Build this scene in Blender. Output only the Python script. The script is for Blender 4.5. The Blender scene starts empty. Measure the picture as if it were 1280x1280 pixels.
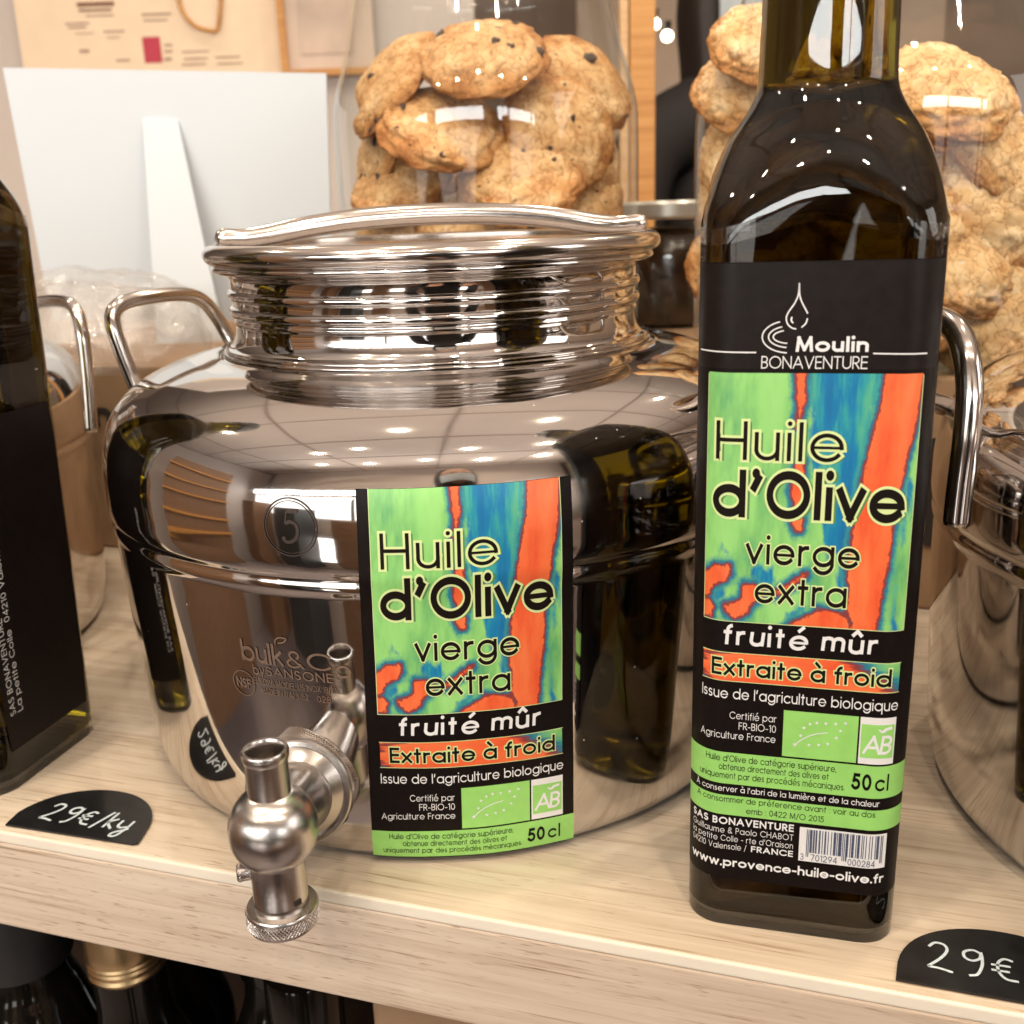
import bpy, bmesh, math, random
import numpy as np
from math import sin, cos, pi, radians as R
from mathutils import Vector, Matrix, noise, geometry

random.seed(4)
SC = bpy.context.scene
COL = SC.collection

# ------------------------------------------------------------------ camera
CAMH = .200
PITCH, ROLL = R(16.4), R(-2.0)
cam = bpy.data.objects.new('camera', bpy.data.cameras.new('camera'))
COL.objects.link(cam); SC.camera = cam
_F = Vector((0, cos(PITCH), -sin(PITCH))); _X = Vector((1, 0, 0)); _U = Vector((0, sin(PITCH), cos(PITCH)))
_R2 = cos(ROLL)*_X + sin(ROLL)*_U; _U2 = -sin(ROLL)*_X + cos(ROLL)*_U
cam.matrix_world = Matrix(((_R2.x, _U2.x, -_F.x, 0), (_R2.y, _U2.y, -_F.y, 0), (_R2.z, _U2.z, -_F.z, CAMH), (0, 0, 0, 1)))
cam.data.sensor_fit = 'HORIZONTAL'
cam.data.sensor_width = 4.24; cam.data.lens = 4.24*1282/1280
cam.data.clip_start = .01; cam.data.clip_end = 60
cam.data.dof.use_dof = True; cam.data.dof.focus_distance = .295; cam.data.dof.aperture_fstop = 2.3

# ------------------------------------------------------------------ world, lamps, exposure
SC.view_settings.view_transform = 'Standard'; SC.view_settings.look = 'None'
SC.view_settings.exposure = 0.2; SC.view_settings.gamma = 1
W = bpy.data.worlds.new('World'); SC.world = W; W.use_nodes = True
W.node_tree.nodes['Background'].inputs[0].default_value = (.60, .50, .43, 1)
W.node_tree.nodes['Background'].inputs[1].default_value = .42
SC.cycles.max_bounces = 14; SC.cycles.transmission_bounces = 12; SC.cycles.glossy_bounces = 6
SC.cycles.transparent_max_bounces = 24; SC.cycles.diffuse_bounces = 3
SC.cycles.caustics_reflective = False; SC.cycles.caustics_refractive = False
SC.cycles.sample_clamp_indirect = 4.0

def area(name, loc, target, sx, sy, power, color):
    l = bpy.data.lights.new(name, 'AREA'); l.shape = 'RECTANGLE'; l.size = sx; l.size_y = sy
    l.energy = power; l.color = color
    o = bpy.data.objects.new(name, l); COL.objects.link(o); o.location = loc
    o.rotation_euler = (Vector(target)-Vector(loc)).to_track_quat('-Z', 'Y').to_euler()
    return o
# daylight falling through the shop window behind the photographer
area('window_daylight', (-.35, -1.25, .56), (-.2, 0, .45), 3.7, .12, 22, (.97, .98, .96))
area('window_daylight_street', (-.35, -1.26, .24), (-.2, 0, .18), 3.6, .42, 10.0, (1.0, .97, .91))
area('window_daylight_low', (-.15, -1.26, -.42), (0, 0, -.2), 2.6, .26, 6, (1.0, .93, .88))
area('side_area_light', (1.9, -.4, .75), (0, .45, .1), .8, .7, 6, (1.0, .95, .9))  # soft area light from the right
# added unseen area lights that brighten the ceiling mirrored in the steel
area('ceiling_fill', (0, .9, .85), (0, .9, 2), 2.6, 1.6, 10, (1.0, .92, .80))
area('ceiling_fill', (0, -.75, .95), (0, -.75, 2), 2.6, .5, 4.5, (1.0, .92, .80))
# ceiling spotlights of the shop
for i, (x, y) in enumerate([(-1.0, -.75), (-.55, -.8), (-.1, -.7), (.35, -.8), (.85, -.7), (-.75, -.2), (-.45, -.1), (.15, -.25), (.62, -.15), (-.2, .35), (.4, .5), (-1.1, .7), (.2, 1.3), (-.6, 1.4), (.9, 1.2)]):
    l = bpy.data.lights.new('ceiling_spotlight', 'SPOT'); l.spot_size = R(150); l.spot_blend = .4; l.energy = 8.5; l.color = (1.0, .86, .66); l.shadow_soft_size = .022
    o = bpy.data.objects.new('ceiling_spotlight', l); COL.objects.link(o); o.location = (x, y, 1.27)

# ------------------------------------------------------------------ materials
def nmat(name):
    m = bpy.data.materials.new(name); m.use_nodes = True
    nt = m.node_tree; return m, nt, nt.nodes['Principled BSDF']
def pset(p, **k):
    M = dict(base='Base Color', rough='Roughness', metal='Metallic', ior='IOR', trans='Transmission Weight', spec='Specular IOR Level',
             coat='Coat Weight', coatr='Coat Roughness', em='Emission Color', ems='Emission Strength', sss='Subsurface Weight', aniso='Anisotropic', alpha='Alpha')
    for a, v in k.items():
        if a in ('base', 'em') and len(v) == 3: v = (*v, 1)
        p.inputs[M[a]].default_value = v
def N(nt, t, **k):
    n = nt.nodes.new(t)
    for a, v in k.items():
        if a.startswith('i_'):
            n.inputs[a[2:].replace('_', ' ')].default_value = v
        else: setattr(n, a, v)
    return n
def ramp(nt, fac, stops, interp='LINEAR'):
    r = nt.nodes.new('ShaderNodeValToRGB'); r.color_ramp.interpolation = interp
    e = r.color_ramp.elements
    while len(e) < len(stops): e.new(.5)
    for s, (p, c) in zip(e, stops):
        s.position = p; s.color = (*c, 1) if len(c) == 3 else c
    nt.links.new(fac, r.inputs[0]); return r.outputs[0]
def tex(nt, scale=(1, 1, 1), nscale=5., detail=4., rough=.5, dist=0., rot=(0, 0, 0)):
    tc = nt.nodes.new('ShaderNodeTexCoord'); mp = nt.nodes.new('ShaderNodeMapping')
    mp.inputs['Scale'].default_value = scale; mp.inputs['Rotation'].default_value = rot
    nt.links.new(tc.outputs['Object'], mp.inputs[0])
    n = nt.nodes.new('ShaderNodeTexNoise'); n.inputs['Scale'].default_value = nscale; n.inputs['Detail'].default_value = detail
    n.inputs['Roughness'].default_value = rough; n.inputs['Distortion'].default_value = dist
    nt.links.new(mp.outputs[0], n.inputs['Vector']); return n.outputs[0]
def mix(nt, fac, a, b, mode='MIX'):
    m = nt.nodes.new('ShaderNodeMix'); m.data_type = 'RGBA'; m.blend_type = mode
    for s, v in ((m.inputs[0], fac), (m.inputs[6], a), (m.inputs[7], b)):
        if hasattr(v, 'is_linked') or isinstance(v, bpy.types.NodeSocket): nt.links.new(v, s)
        elif isinstance(v, (int, float)): s.default_value = v
        else: s.default_value = (*v, 1)
    return m.outputs[2]
def bump(nt, p, h, strength=.3, dist=.001):
    b = nt.nodes.new('ShaderNodeBump'); b.inputs['Strength'].default_value = strength; b.inputs['Distance'].default_value = dist
    nt.links.new(h, b.inputs['Height']); nt.links.new(b.outputs[0], p.inputs['Normal'])
def plain(name, base, rough=.5, var=.12, nscale=30., **k):
    m, nt, p = nmat(name); pset(p, rough=rough, **k)
    n = tex(nt, nscale=nscale)
    lo = tuple(max(0, c*(1-var)) for c in base); hi = tuple(min(1, c*(1+var)) for c in base)
    nt.links.new(ramp(nt, n, [(.3, lo), (.7, hi)]), p.inputs['Base Color']); return m

def mk_steel(name, base=(.66, .625, .60), r0=.03, r1=.09, scr=True, bumpy=.0):
    m, nt, p = nmat(name); pset(p, base=base, metal=1.)
    n = tex(nt, (1, 1, 1), 25, 6, .65)
    rr = nt.nodes.new('ShaderNodeMapRange'); rr.inputs[3].default_value = r0; rr.inputs[4].default_value = r1
    rr.inputs[1].default_value = .35; rr.inputs[2].default_value = .75
    nt.links.new(n, rr.inputs[0]); nt.links.new(rr.outputs[0], p.inputs['Roughness'])
    if bumpy:
        b = tex(nt, (1, 1, 1), 14, 2, .4); bump(nt, p, b, bumpy, .001)
        tc = nt.nodes.new('ShaderNodeTexCoord'); v = nt.nodes.new('ShaderNodeTexVoronoi'); v.inputs['Scale'].default_value = 170
        nt.links.new(tc.outputs['Object'], v.inputs['Vector']); sc_ = nt.nodes.new('ShaderNodeSeparateColor'); nt.links.new(v.outputs['Color'], sc_.inputs[0])
        dust = mix(nt, 1., ramp(nt, v.outputs['Distance'], [(.035, (1, 1, 1)), (.06, (0, 0, 0))]), ramp(nt, sc_.outputs[0], [(.72, (0, 0, 0)), (.74, (1, 1, 1))]), 'MULTIPLY')
        iv = nt.nodes.new('ShaderNodeMath'); iv.operation = 'MULTIPLY_ADD'; iv.inputs[1].default_value = -.8; iv.inputs[2].default_value = 1; nt.links.new(dust, iv.inputs[0]); nt.links.new(iv.outputs[0], p.inputs['Metallic'])
        fp = tex(nt, (1, 1, 1), 9, 3, .6, 1.5); sm = ramp(nt, fp, [(.55, (0, 0, 0)), (.68, (.10, .10, .10))])
        ad = nt.nodes.new('ShaderNodeMath'); ad.operation = 'ADD'; nt.links.new(rr.outputs[0], ad.inputs[0]); nt.links.new(sm, ad.inputs[1]); nt.links.new(ad.outputs[0], p.inputs['Roughness'])
    return m
STEEL = mk_steel('polished_steel', bumpy=.04)
STEEL_T = mk_steel('polished_steel_tube', (.66, .61, .575), .12, .2, bumpy=.05)
def mk_brushed(name, base, axis_scale, r=.27):
    m, nt, p = nmat(name); pset(p, base=base, metal=1., rough=r)
    n = tex(nt, axis_scale, 60, 5, .7)
    bump(nt, p, n, .10, .0003)
    tg = nt.nodes.new('ShaderNodeTangent'); tg.direction_type = 'RADIAL'; tg.axis = 'Z'; nt.links.new(tg.outputs[0], p.inputs['Tangent']); p.inputs['Anisotropic'].default_value = .75
    rr = nt.nodes.new('ShaderNodeMapRange'); rr.inputs[3].default_value = r-.07; rr.inputs[4].default_value = r+.12
    nt.links.new(n, rr.inputs[0]); nt.links.new(rr.outputs[0], p.inputs['Roughness']); return m
BRUSHED = mk_brushed('brushed_steel', (.60, .56, .53), (1, 1, 60), .21)
def mk_knurl():
    m, nt, p = nmat('knurled_steel'); pset(p, base=(.5, .44, .40), metal=1., rough=.3)
    n = tex(nt, nscale=900, detail=2); bump(nt, p, n, .5, .0003); return m
KNURL = mk_knurl()
ENGR = plain('engraved_steel', (.16, .10, .07), .55, .25, 900)
ENGR2 = plain('engraved_dark_steel', (.035, .02, .016), .6, .2, 900)
SEAL = plain('grey_rubber_seal', (.32, .29, .27), .55)

def mk_thin_glass(name, tint=(.97, .985, .975), edge=(.62, .70, .65)):
    # clear glass wall: mostly transparent, mirror-like by Fresnel
    m = bpy.data.materials.new(name); m.use_nodes = True; nt = m.node_tree; nt.nodes.clear()
    out = nt.nodes.new('ShaderNodeOutputMaterial'); tr = nt.nodes.new('ShaderNodeBsdfTransparent'); gl = nt.nodes.new('ShaderNodeBsdfGlossy')
    gl.inputs['Roughness'].default_value = .015; gl.inputs['Color'].default_value = (1, 1, 1, 1)
    lw = nt.nodes.new('ShaderNodeLayerWeight'); lw.inputs[0].default_value = .5
    pw = nt.nodes.new('ShaderNodeMath'); pw.operation = 'POWER'; pw.inputs[1].default_value = 5.0; nt.links.new(lw.outputs['Facing'], pw.inputs[0])
    fr = nt.nodes.new('ShaderNodeMath'); fr.operation = 'MULTIPLY_ADD'; fr.inputs[1].default_value = .95; fr.inputs[2].default_value = .042; nt.links.new(pw.outputs[0], fr.inputs[0])
    nt.links.new(ramp(nt, lw.outputs['Facing'], [(0, tint), (.75, tint), (1, edge)]), tr.inputs[0])
    n = tex(nt, nscale=9, detail=1); b = nt.nodes.new('ShaderNodeBump'); b.inputs['Strength'].default_value = .10; b.inputs['Distance'].default_value = .003
    nt.links.new(n, b.inputs['Height']); nt.links.new(b.outputs[0], gl.inputs['Normal'])
    mx = nt.nodes.new('ShaderNodeMixShader'); nt.links.new(fr.outputs[0], mx.inputs[0]); nt.links.new(tr.outputs[0], mx.inputs[1]); nt.links.new(gl.outputs[0], mx.inputs[2])
    nt.links.new(mx.outputs[0], out.inputs[0]); return m
GLASS = mk_thin_glass('clear_glass')
GLASS_B = mk_thin_glass('greenish_glass_base', (.86, .92, .88), (.55, .68, .6))

def mk_bottle_glass(name, dens):
    m, nt, p = nmat(name); pset(p, base=(1, 1, 1), rough=.0, ior=1.5, trans=1.)
    va = nt.nodes.new('ShaderNodeVolumeAbsorption'); va.inputs[0].default_value = (.63, .58, .04, 1); va.inputs[1].default_value = dens
    nt.links.new(va.outputs[0], nt.nodes['Material Output'].inputs['Volume'])
    return m
BGLASS = mk_bottle_glass('dark_olive_glass', 160); BGLASS2 = mk_bottle_glass('olive_glass', 105)
BLACKGL = plain('black_bottle_glass', (.006, .005, .004), .06, .1)
BLACKCAP = plain('black_capsule', (.018, .017, .018), .45)
GOLD = plain('gold_cap', (.75, .55, .30), .3, .05, metal=1.)
LBL = plain('black_label_paper', (.0070, .0042, .0038), .42, .25, 700, spec=.14)
LBL_SHEEN = plain('sheen_label_paper', (.012, .0085, .008), .36, .2, 300, spec=.17)  # the same black paper, colour made paler for the sheen on its header
INKW = plain('white_print', (.80, .79, .80), .4, .03)
INKY = plain('pale_yellow_green_print', (.70, .82, .38), .4, .03)
INKB = plain('black_print', (.010, .0065, .005), .45, .03, spec=.12)
GREEN = plain('green_print', (.31, .66, .16), .4, .05, 200)
INKN = plain('navy_print', (.05, .07, .14), .4, .03)
CHALK = plain('chalk_ink', (.62, .70, .76), .6, .15, 900)
SLATE = plain('blackboard_tag', (.011, .011, .012), .33, .5, 120, spec=.4)
CARD = None
def mk_art(name, blueish=True):
    m, nt, p = nmat(name); pset(p, rough=.38)
    ao = nt.nodes.new('ShaderNodeAttribute'); ao.attribute_name = 'd_orange'
    ab = nt.nodes.new('ShaderNodeAttribute'); ab.attribute_name = 'd_blue'
    auv = nt.nodes.new('ShaderNodeAttribute'); auv.attribute_name = 'art_uv'
    def noi(s, d, r=.6, sc=(1, 1, 1)):
        mp = nt.nodes.new('ShaderNodeMapping'); mp.inputs['Scale'].default_value = sc; nt.links.new(auv.outputs['Vector'], mp.inputs[0])
        n = nt.nodes.new('ShaderNodeTexNoise'); n.inputs['Scale'].default_value = s; n.inputs['Detail'].default_value = d; n.inputs['Roughness'].default_value = r
        nt.links.new(mp.outputs[0], n.inputs['Vector']); return n.outputs[0]
    def math_(op, a, b, c=None):
        n = nt.nodes.new('ShaderNodeMath'); n.operation = op
        for s, v in zip(n.inputs, (a, b, c)):
            if v is None: continue
            if isinstance(v, (int, float)): s.default_value = v
            else: nt.links.new(v, s)
        return n.outputs[0]
    fine = math_('MULTIPLY_ADD', noi(26, 5, .75), .05, -.025)
    do = math_('ADD', ao.outputs['Fac'], fine)
    db = math_('ADD', ab.outputs['Fac'], math_('MULTIPLY_ADD', noi(9, 5, .6, (1, .5, 1)), .22, -.11))
    g = ramp(nt, noi(5, 4, .6, (1, .35, 1)), [(.30, (.06, .33, .16)), (.42, (.20, .52, .16)), (.52, (.29, .66, .19)), (.7, (.36, .72, .24))])
    bl = ramp(nt, noi(7, 6, .62, (1.6, .3, 1)), [(.30, (.006, .13, .36)), (.47, (.006, .20, .42)), (.55, (.03, .33, .36)), (.66, (.10, .45, .26))])
    bm = ramp(nt, math_('MULTIPLY_ADD', db, 5., .5), [(.42, (1, 1, 1)), (.56, (0, 0, 0))])
    base = mix(nt, bm, g, bl)
    rim = ramp(nt, math_('MULTIPLY_ADD', do, 8., 0.), [(.0, (.30, .035, .03)), (.07, (.20, .05, .06)), (.13, (.01, .16, .28)), (.26, (.06, .33, .28))])
    rm = ramp(nt, math_('MULTIPLY_ADD', do, 8., 0.), [(.18, (1, 1, 1)), (.36, (0, 0, 0))])
    c1 = mix(nt, rm, base, rim)
    og = ramp(nt, noi(6, 4, .6, (1.5, .5, 1)), [(.34, (.80, .095, .03)), (.5, (.86, .15, .045)), (.7, (.90, .21, .07))])
    om = ramp(nt, math_('MULTIPLY_ADD', do, 40., .5), [(.4, (1, 1, 1)), (.6, (0, 0, 0))])
    nt.links.new(mix(nt, om, c1, og), p.inputs['Base Color']); return m
ART = mk_art('marbled_print')

def mk_wood(name, cols, pore=1.0, gs=1.0, rough=.42):
    m, nt, p = nmat(name); pset(p, rough=rough, spec=.35)
    a = tex(nt, (2.0, 60, 60), 3*gs, 5, .6, .25)
    b = tex(nt, (14, 620, 620), 1.2*gs, 4, .62, .1)
    c = tex(nt, (1.6, 9, 9), 3.2, 3, .5, .8)
    c0 = ramp(nt, a, [(.32, cols[0]), (.5, cols[1]), (.68, cols[2])])
    c1 = mix(nt, ramp(nt, c, [(.35, (.72, .68, .66)), (.6, (1, 1, 1))]), (0, 0, 0), c0)
    m2 = nt.nodes.new('ShaderNodeMix'); m2.data_type = 'RGBA'; m2.blend_type = 'MULTIPLY'; m2.inputs[0].default_value = 1
    nt.links.new(c0, m2.inputs[6]); nt.links.new(ramp(nt, c, [(.30, (.90, .86, .83)), (.62, (1, 1, 1))]), m2.inputs[7])
    pr = ramp(nt, b, [(.30, (.56, .47, .40)), (.38, (.86, .82, .78)), (.46, (1, 1, 1))])
    m3 = nt.nodes.new('ShaderNodeMix'); m3.data_type = 'RGBA'; m3.blend_type = 'MULTIPLY'; m3.inputs[0].default_value = pore
    nt.links.new(m2.outputs[2], m3.inputs[6]); nt.links.new(pr, m3.inputs[7])
    d = tex(nt, (110, 1500, 1500), 1., 2, .5)
    d2 = tex(nt, (6, 40, 40), 1., 2, .5)
    m4 = nt.nodes.new('ShaderNodeMix'); m4.data_type = 'RGBA'; m4.blend_type = 'MULTIPLY'
    nt.links.new(ramp(nt, d2, [(.40, (0, 0, 0)), (.60, (.9*pore, .9*pore, .9*pore))]), m4.inputs[0])
    nt.links.new(m3.outputs[2], m4.inputs[6]); nt.links.new(ramp(nt, d, [(.62, (1, 1, 1)), (.70, (.52, .42, .35))]), m4.inputs[7])
    nt.links.new(m4.outputs[2], p.inputs['Base Color'])
    bump(nt, p, b, .10, .0004); return m
WOOD = mk_wood('pale_oak', [(.63, .505, .385), (.74, .62, .49), (.81, .70, .57)])
WOOD_F = mk_wood('pale_oak_fascia', [(.59, .46, .355), (.685, .555, .44), (.76, .635, .52)], 1.0)
EDGE = plain('pale_edge_band', (.86, .78, .66), .4, .04)
POST = mk_wood('orange_pine', [(.42, .19, .05), (.55, .27, .08), (.60, .32, .11)], .4)
CARD = plain('brown_cardboard', (.40, .245, .14), .8, .06, 60)
CARDI = plain('cardboard_ink', (.03, .022, .02), .7)
WHITE = plain('white_board', (.60, .65, .71), .5, .02, 3)
def mk_cookie(name, c0, c1, c2, choc, nut):
    m, nt, p = nmat(name); pset(p, rough=.75, spec=.25)
    a = tex(nt, nscale=2.2, detail=6, rough=.65); e = tex(nt, nscale=14, detail=4, rough=.65)
    base = ramp(nt, a, [(.28, c0), (.5, c1), (.72, c2)])
    tc = nt.nodes.new('ShaderNodeTexCoord')
    v = nt.nodes.new('ShaderNodeTexVoronoi'); v.feature = 'DISTANCE_TO_EDGE'; v.inputs['Scale'].default_value = 4.2
    n2 = nt.nodes.new('ShaderNodeTexNoise'); n2.inputs['Scale'].default_value = 4; n2.inputs['Detail'].default_value = 3
    nt.links.new(tc.outputs['Object'], n2.inputs['Vector'])
    vm = nt.nodes.new('ShaderNodeVectorMath'); vm.operation = 'MULTIPLY_ADD'; vm.inputs[1].default_value = (.5, .5, .5)
    nt.links.new(n2.outputs['Color'], vm.inputs[0]); nt.links.new(tc.outputs['Object'], vm.inputs[2]); nt.links.new(vm.outputs[0], v.inputs['Vector'])
    crack = ramp(nt, v.outputs[0], [(0, (.50, .36, .26)), (.07, (1, 1, 1))])
    b1 = mix(nt, .8, base, crack, 'MULTIPLY')
    v2 = nt.nodes.new('ShaderNodeTexVoronoi'); v2.inputs['Scale'].default_value = 4.5
    nt.links.new(vm.outputs[0], v2.inputs['Vector'])
    sp = ramp(nt, v2.outputs['Distance'], [(.07, (1, 1, 1)), (.16, (0, 0, 0))])
    v3 = nt.nodes.new('ShaderNodeSeparateColor'); nt.links.new(v2.outputs['Color'], v3.inputs[0])
    sel = ramp(nt, v3.outputs[0], [(.60, (0, 0, 0)), (.64, (1, 1, 1))], 'CONSTANT')
    fac = mix(nt, 1., sp, sel, 'MULTIPLY')
    b2 = mix(nt, fac, b1, choc if not nut else (.72, .60, .46))
    sp3 = ramp(nt, e, [(.30, (.72, .58, .48)), (.40, (1, 1, 1))])
    b3 = mix(nt, .8, b2, sp3, 'MULTIPLY')
    sx = nt.nodes.new('ShaderNodeSeparateXYZ'); nt.links.new(tc.outputs['Object'], sx.inputs[0])   # browner rim, paler crown
    ln = nt.nodes.new('ShaderNodeMath'); ln.operation = 'ADD'; nt.links.new(sx.outputs[2], ln.inputs[0])
    m_n = nt.nodes.new('ShaderNodeMath'); m_n.operation = 'MULTIPLY_ADD'; m_n.inputs[1].default_value = .5; m_n.inputs[2].default_value = -.25; nt.links.new(a, m_n.inputs[0]); nt.links.new(m_n.outputs[0], ln.inputs[1])
    b3 = mix(nt, 1., b3, ramp(nt, ln.outputs[0], [(.0, (.62, .44, .30)), (.16, (.84, .70, .56)), (.34, (1, 1, 1))]), 'MULTIPLY')
    nt.links.new(b3, p.inputs['Base Color'])
    mm = nt.nodes.new('ShaderNodeMath'); mm.operation = 'MULTIPLY_ADD'; mm.inputs[1].default_value = .5
    nt.links.new(e, mm.inputs[0]); nt.links.new(v.outputs[0], mm.inputs[2])
    bump(nt, p, mm.outputs[0], .55, .0015); return m
COOKIE = mk_cookie('chocolate_chip_biscuit', (.48, .25, .11), (.66, .40, .19), (.78, .55, .32), (.045, .02, .012), False)
COOKIE2 = mk_cookie('pale_nut_biscuit', (.60, .33, .14), (.76, .50, .26), (.86, .66, .42), (.8, .7, .55), True)
CHOC = plain('dark_chocolate', (.035, .014, .008), .45)

# ------------------------------------------------------------------ mesh helpers
def link(name, verts, faces, mat=None, parent=None, smooth=False, sharp=None, kind=None):
    me = bpy.data.meshes.new(name); me.from_pydata([tuple(v) for v in verts], [], faces); me.update()
    o = bpy.data.objects.new(name, me); COL.objects.link(o)
    if mat: me.materials.append(mat)
    if smooth:
        me.shade_smooth()
        if sharp: me.set_sharp_from_angle(angle=R(sharp))
    if parent: o.parent = parent
    if kind: o['kind'] = kind
    return o
def empty(name, loc, rz=0):
    o = bpy.data.objects.new(name, None); COL.objects.link(o); o.location = loc; o.rotation_euler = (0, 0, rz); o.empty_display_size = .01; return o
def tag(o, label=None, cat=None, group=None):
    if label: o['label'] = label
    if cat: o['category'] = cat
    if group: o['group'] = group
    return o
def setting(name, verts, faces, mat, **k): return link(name, verts, faces, mat, kind='structure', **k)
def lathe_data(prof, seg=96, origin=(0, 0, 0), close_caps=False):
    V, Fc = [], []
    rings = []
    for r, z in prof:
        if r < 1e-6: rings.append([len(V)]); V.append((origin[0], origin[1], origin[2]+z))
        else:
            rings.append(list(range(len(V), len(V)+seg)))
            for i in range(seg):
                a = 2*pi*i/seg; V.append((origin[0]+r*cos(a), origin[1]+r*sin(a), origin[2]+z))
    for a, b in zip(rings, rings[1:]):
        for i in range(seg):
            j = (i+1) % seg
            if len(a) == 1 and len(b) == 1: continue
            if len(a) == 1: Fc.append((a[0], b[j], b[i]))
            elif len(b) == 1: Fc.append((a[i], a[j], b[0]))
            else: Fc.append((a[i], a[j], b[j], b[i]))
    return V, Fc
def smooth_prof(pts, n=4):
    # Catmull-Rom through profile points
    P = [np.array(p, float) for p in pts]; P = [2*P[0]-P[1]]+P+[2*P[-1]-P[-2]]; out = []
    for i in range(1, len(P)-2):
        for k in range(n):
            t = k/n; a, b, c, d = P[i-1:i+3]
            q = .5*((2*b)+(-a+c)*t+(2*a-5*b+4*c-d)*t*t+(-a+3*b-3*c+d)*t**3); out.append(q)
    out.append(P[-2]); return [tuple(q) for q in out]
def lathe(name, prof, mat, parent=None, seg=96, sharp=35, loc=None):
    V, Fc = lathe_data(prof, seg); o = link(name, V, Fc, mat, parent, True, sharp)
    if loc: o.location = loc
    return o
def box_data(cx, cy, cz, sx, sy, sz):
    V = [(cx+i*sx/2, cy+j*sy/2, cz+k*sz/2) for k in (-1, 1) for j in (-1, 1) for i in (-1, 1)]
    return V, [(0, 2, 3, 1), (4, 5, 7, 6), (0, 1, 5, 4), (2, 6, 7, 3), (0, 4, 6, 2), (1, 3, 7, 5)]
def bbox(name, c, s, mat, parent=None, bev=0., kind=None, rot=None):
    V, Fc = box_data(*c, *s)
    o = link(name, V, Fc, mat, parent, kind=kind)
    if bev:
        bm = bmesh.new(); bm.from_mesh(o.data); bmesh.ops.bevel(bm, geom=bm.edges[:], offset=bev, segments=2, profile=.6, affect='EDGES'); bm.to_mesh(o.data); bm.free()
    return o
def catmull(pts, n=8):
    return [Vector(q) for q in smooth_prof(pts, n)]
def tube_data(path, rad, seg=16, flat=None):
    # path: list of Vectors; rad: number or list
    n = len(path); rads = rad if isinstance(rad, (list, tuple)) else [rad]*n
    V, Fc = [], []
    t0 = (path[1]-path[0]).normalized(); up = Vector((0, 0, 1)) if abs(t0.z) < .9 else Vector((0, 1, 0))
    u = t0.cross(up).normalized()
    for i, p in enumerate(path):
        t = (path[min(i+1, n-1)]-path[max(i-1, 0)]).normalized()
        u = (u-u.dot(t)*t).normalized(); w = t.cross(u)
        for k in range(seg):
            a = 2*pi*k/seg; V.append(p+rads[i]*(cos(a)*u+sin(a)*w))
    for i in range(n-1):
        for k in range(seg):
            j = (k+1) % seg; Fc.append((i*seg+k, i*seg+j, (i+1)*seg+j, (i+1)*seg+k))
    V.append(path[0]); V.append(path[-1]); a, b = len(V)-2, len(V)-1
    for k in range(seg):
        j = (k+1) % seg; Fc.append((a, j, k)); Fc.append((b, (n-1)*seg+k, (n-1)*seg+j))
    return V, Fc

# ------------------------------------------------------------------ stroke lettering (geometric sans drawn with arcs and lines)
G = {}
def g(ch, w, *s): G[ch] = (w, s)
def Ln(*c): return ('L', c)
def Ar(cx, cy, rx, ry, a0, a1): return ('A', (cx, cy, rx, ry, a0, a1))
Dt = lambda x, y: ('D', (x, y))
O_ = Ar(.27, .27, .27, .27, 0, 360)
g(' ', .22)
g('a', .54, O_, Ln(.54, 0, .54, .54)); g('b', .54, O_, Ln(0, 0, 0, .74)); g('c', .46, Ar(.27, .27, .27, .27, 45, 315))
g('d', .54, O_, Ln(.54, 0, .54, .74)); g('e', .54, Ar(.27, .27, .27, .27, 0, 322), Ln(0.02, .27, .54, .27))
g('f', .24, Ln(.1, 0, .1, .6), Ar(.24, .6, .14, .14, 180, 95), Ln(0, .54, .22, .54))
g('g', .54, O_, Ln(.54, .54, .54, .02), Ar(.27, .02, .27, .22, 0, -150)); g('h', .40, Ln(0, 0, 0, .74), Ar(.2, .34, .2, .2, 180, 0), Ln(.4, .34, .4, 0))
g('i', 0, Ln(0, 0, 0, .54), Dt(0, .72)); g('j', .05, Ln(.05, .54, .05, -.2), Dt(.05, .72)); g('k', .36, Ln(0, 0, 0, .74), Ln(.33, .54, .02, .24), Ln(.12, .32, .36, 0))
g('l', 0, Ln(0, 0, 0, .74)); g('m', .68, Ln(0, 0, 0, .54), Ar(.17, .37, .17, .17, 180, 0), Ln(.34, .37, .34, 0), Ar(.51, .37, .17, .17, 180, 0), Ln(.68, .37, .68, 0))
g('n', .40, Ln(0, 0, 0, .54), Ar(.2, .34, .2, .2, 180, 0), Ln(.4, .34, .4, 0)); g('o', .54, O_); g('p', .54, O_, Ln(0, .54, 0, -.2)); g('q', .54, O_, Ln(.54, .54, .54, -.2))
g('r', .22, Ln(0, 0, 0, .54), Ar(.2, .34, .2, .2, 180, 85)); g('s', .28, Ar(.14, .405, .13, .135, 40, 270), Ar(.14, .135, .14, .135, 90, -140))
g('t', .24, Ln(.11, 0, .11, .70), Ln(0, .54, .23, .54)); g('u', .40, Ln(0, .54, 0, .2), Ar(.2, .2, .2, .2, 180, 360), Ln(.4, .54, .4, 0))
g('v', .42, Ln(0, .54, .21, 0), Ln(.21, 0, .42, .54)); g('w', .66, Ln(0, .54, .165, 0), Ln(.165, 0, .33, .54), Ln(.33, .54, .495, 0), Ln(.495, 0, .66, .54))
g('x', .40, Ln(0, .54, .4, 0), Ln(.4, .54, 0, 0)); g('y', .42, Ln(0, .54, .215, .02), Ln(.42, .54, .12, -.2)); g('z', .36, Ln(0, .54, .36, .54), Ln(.36, .54, 0, 0), Ln(0, 0, .36, 0))
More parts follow.
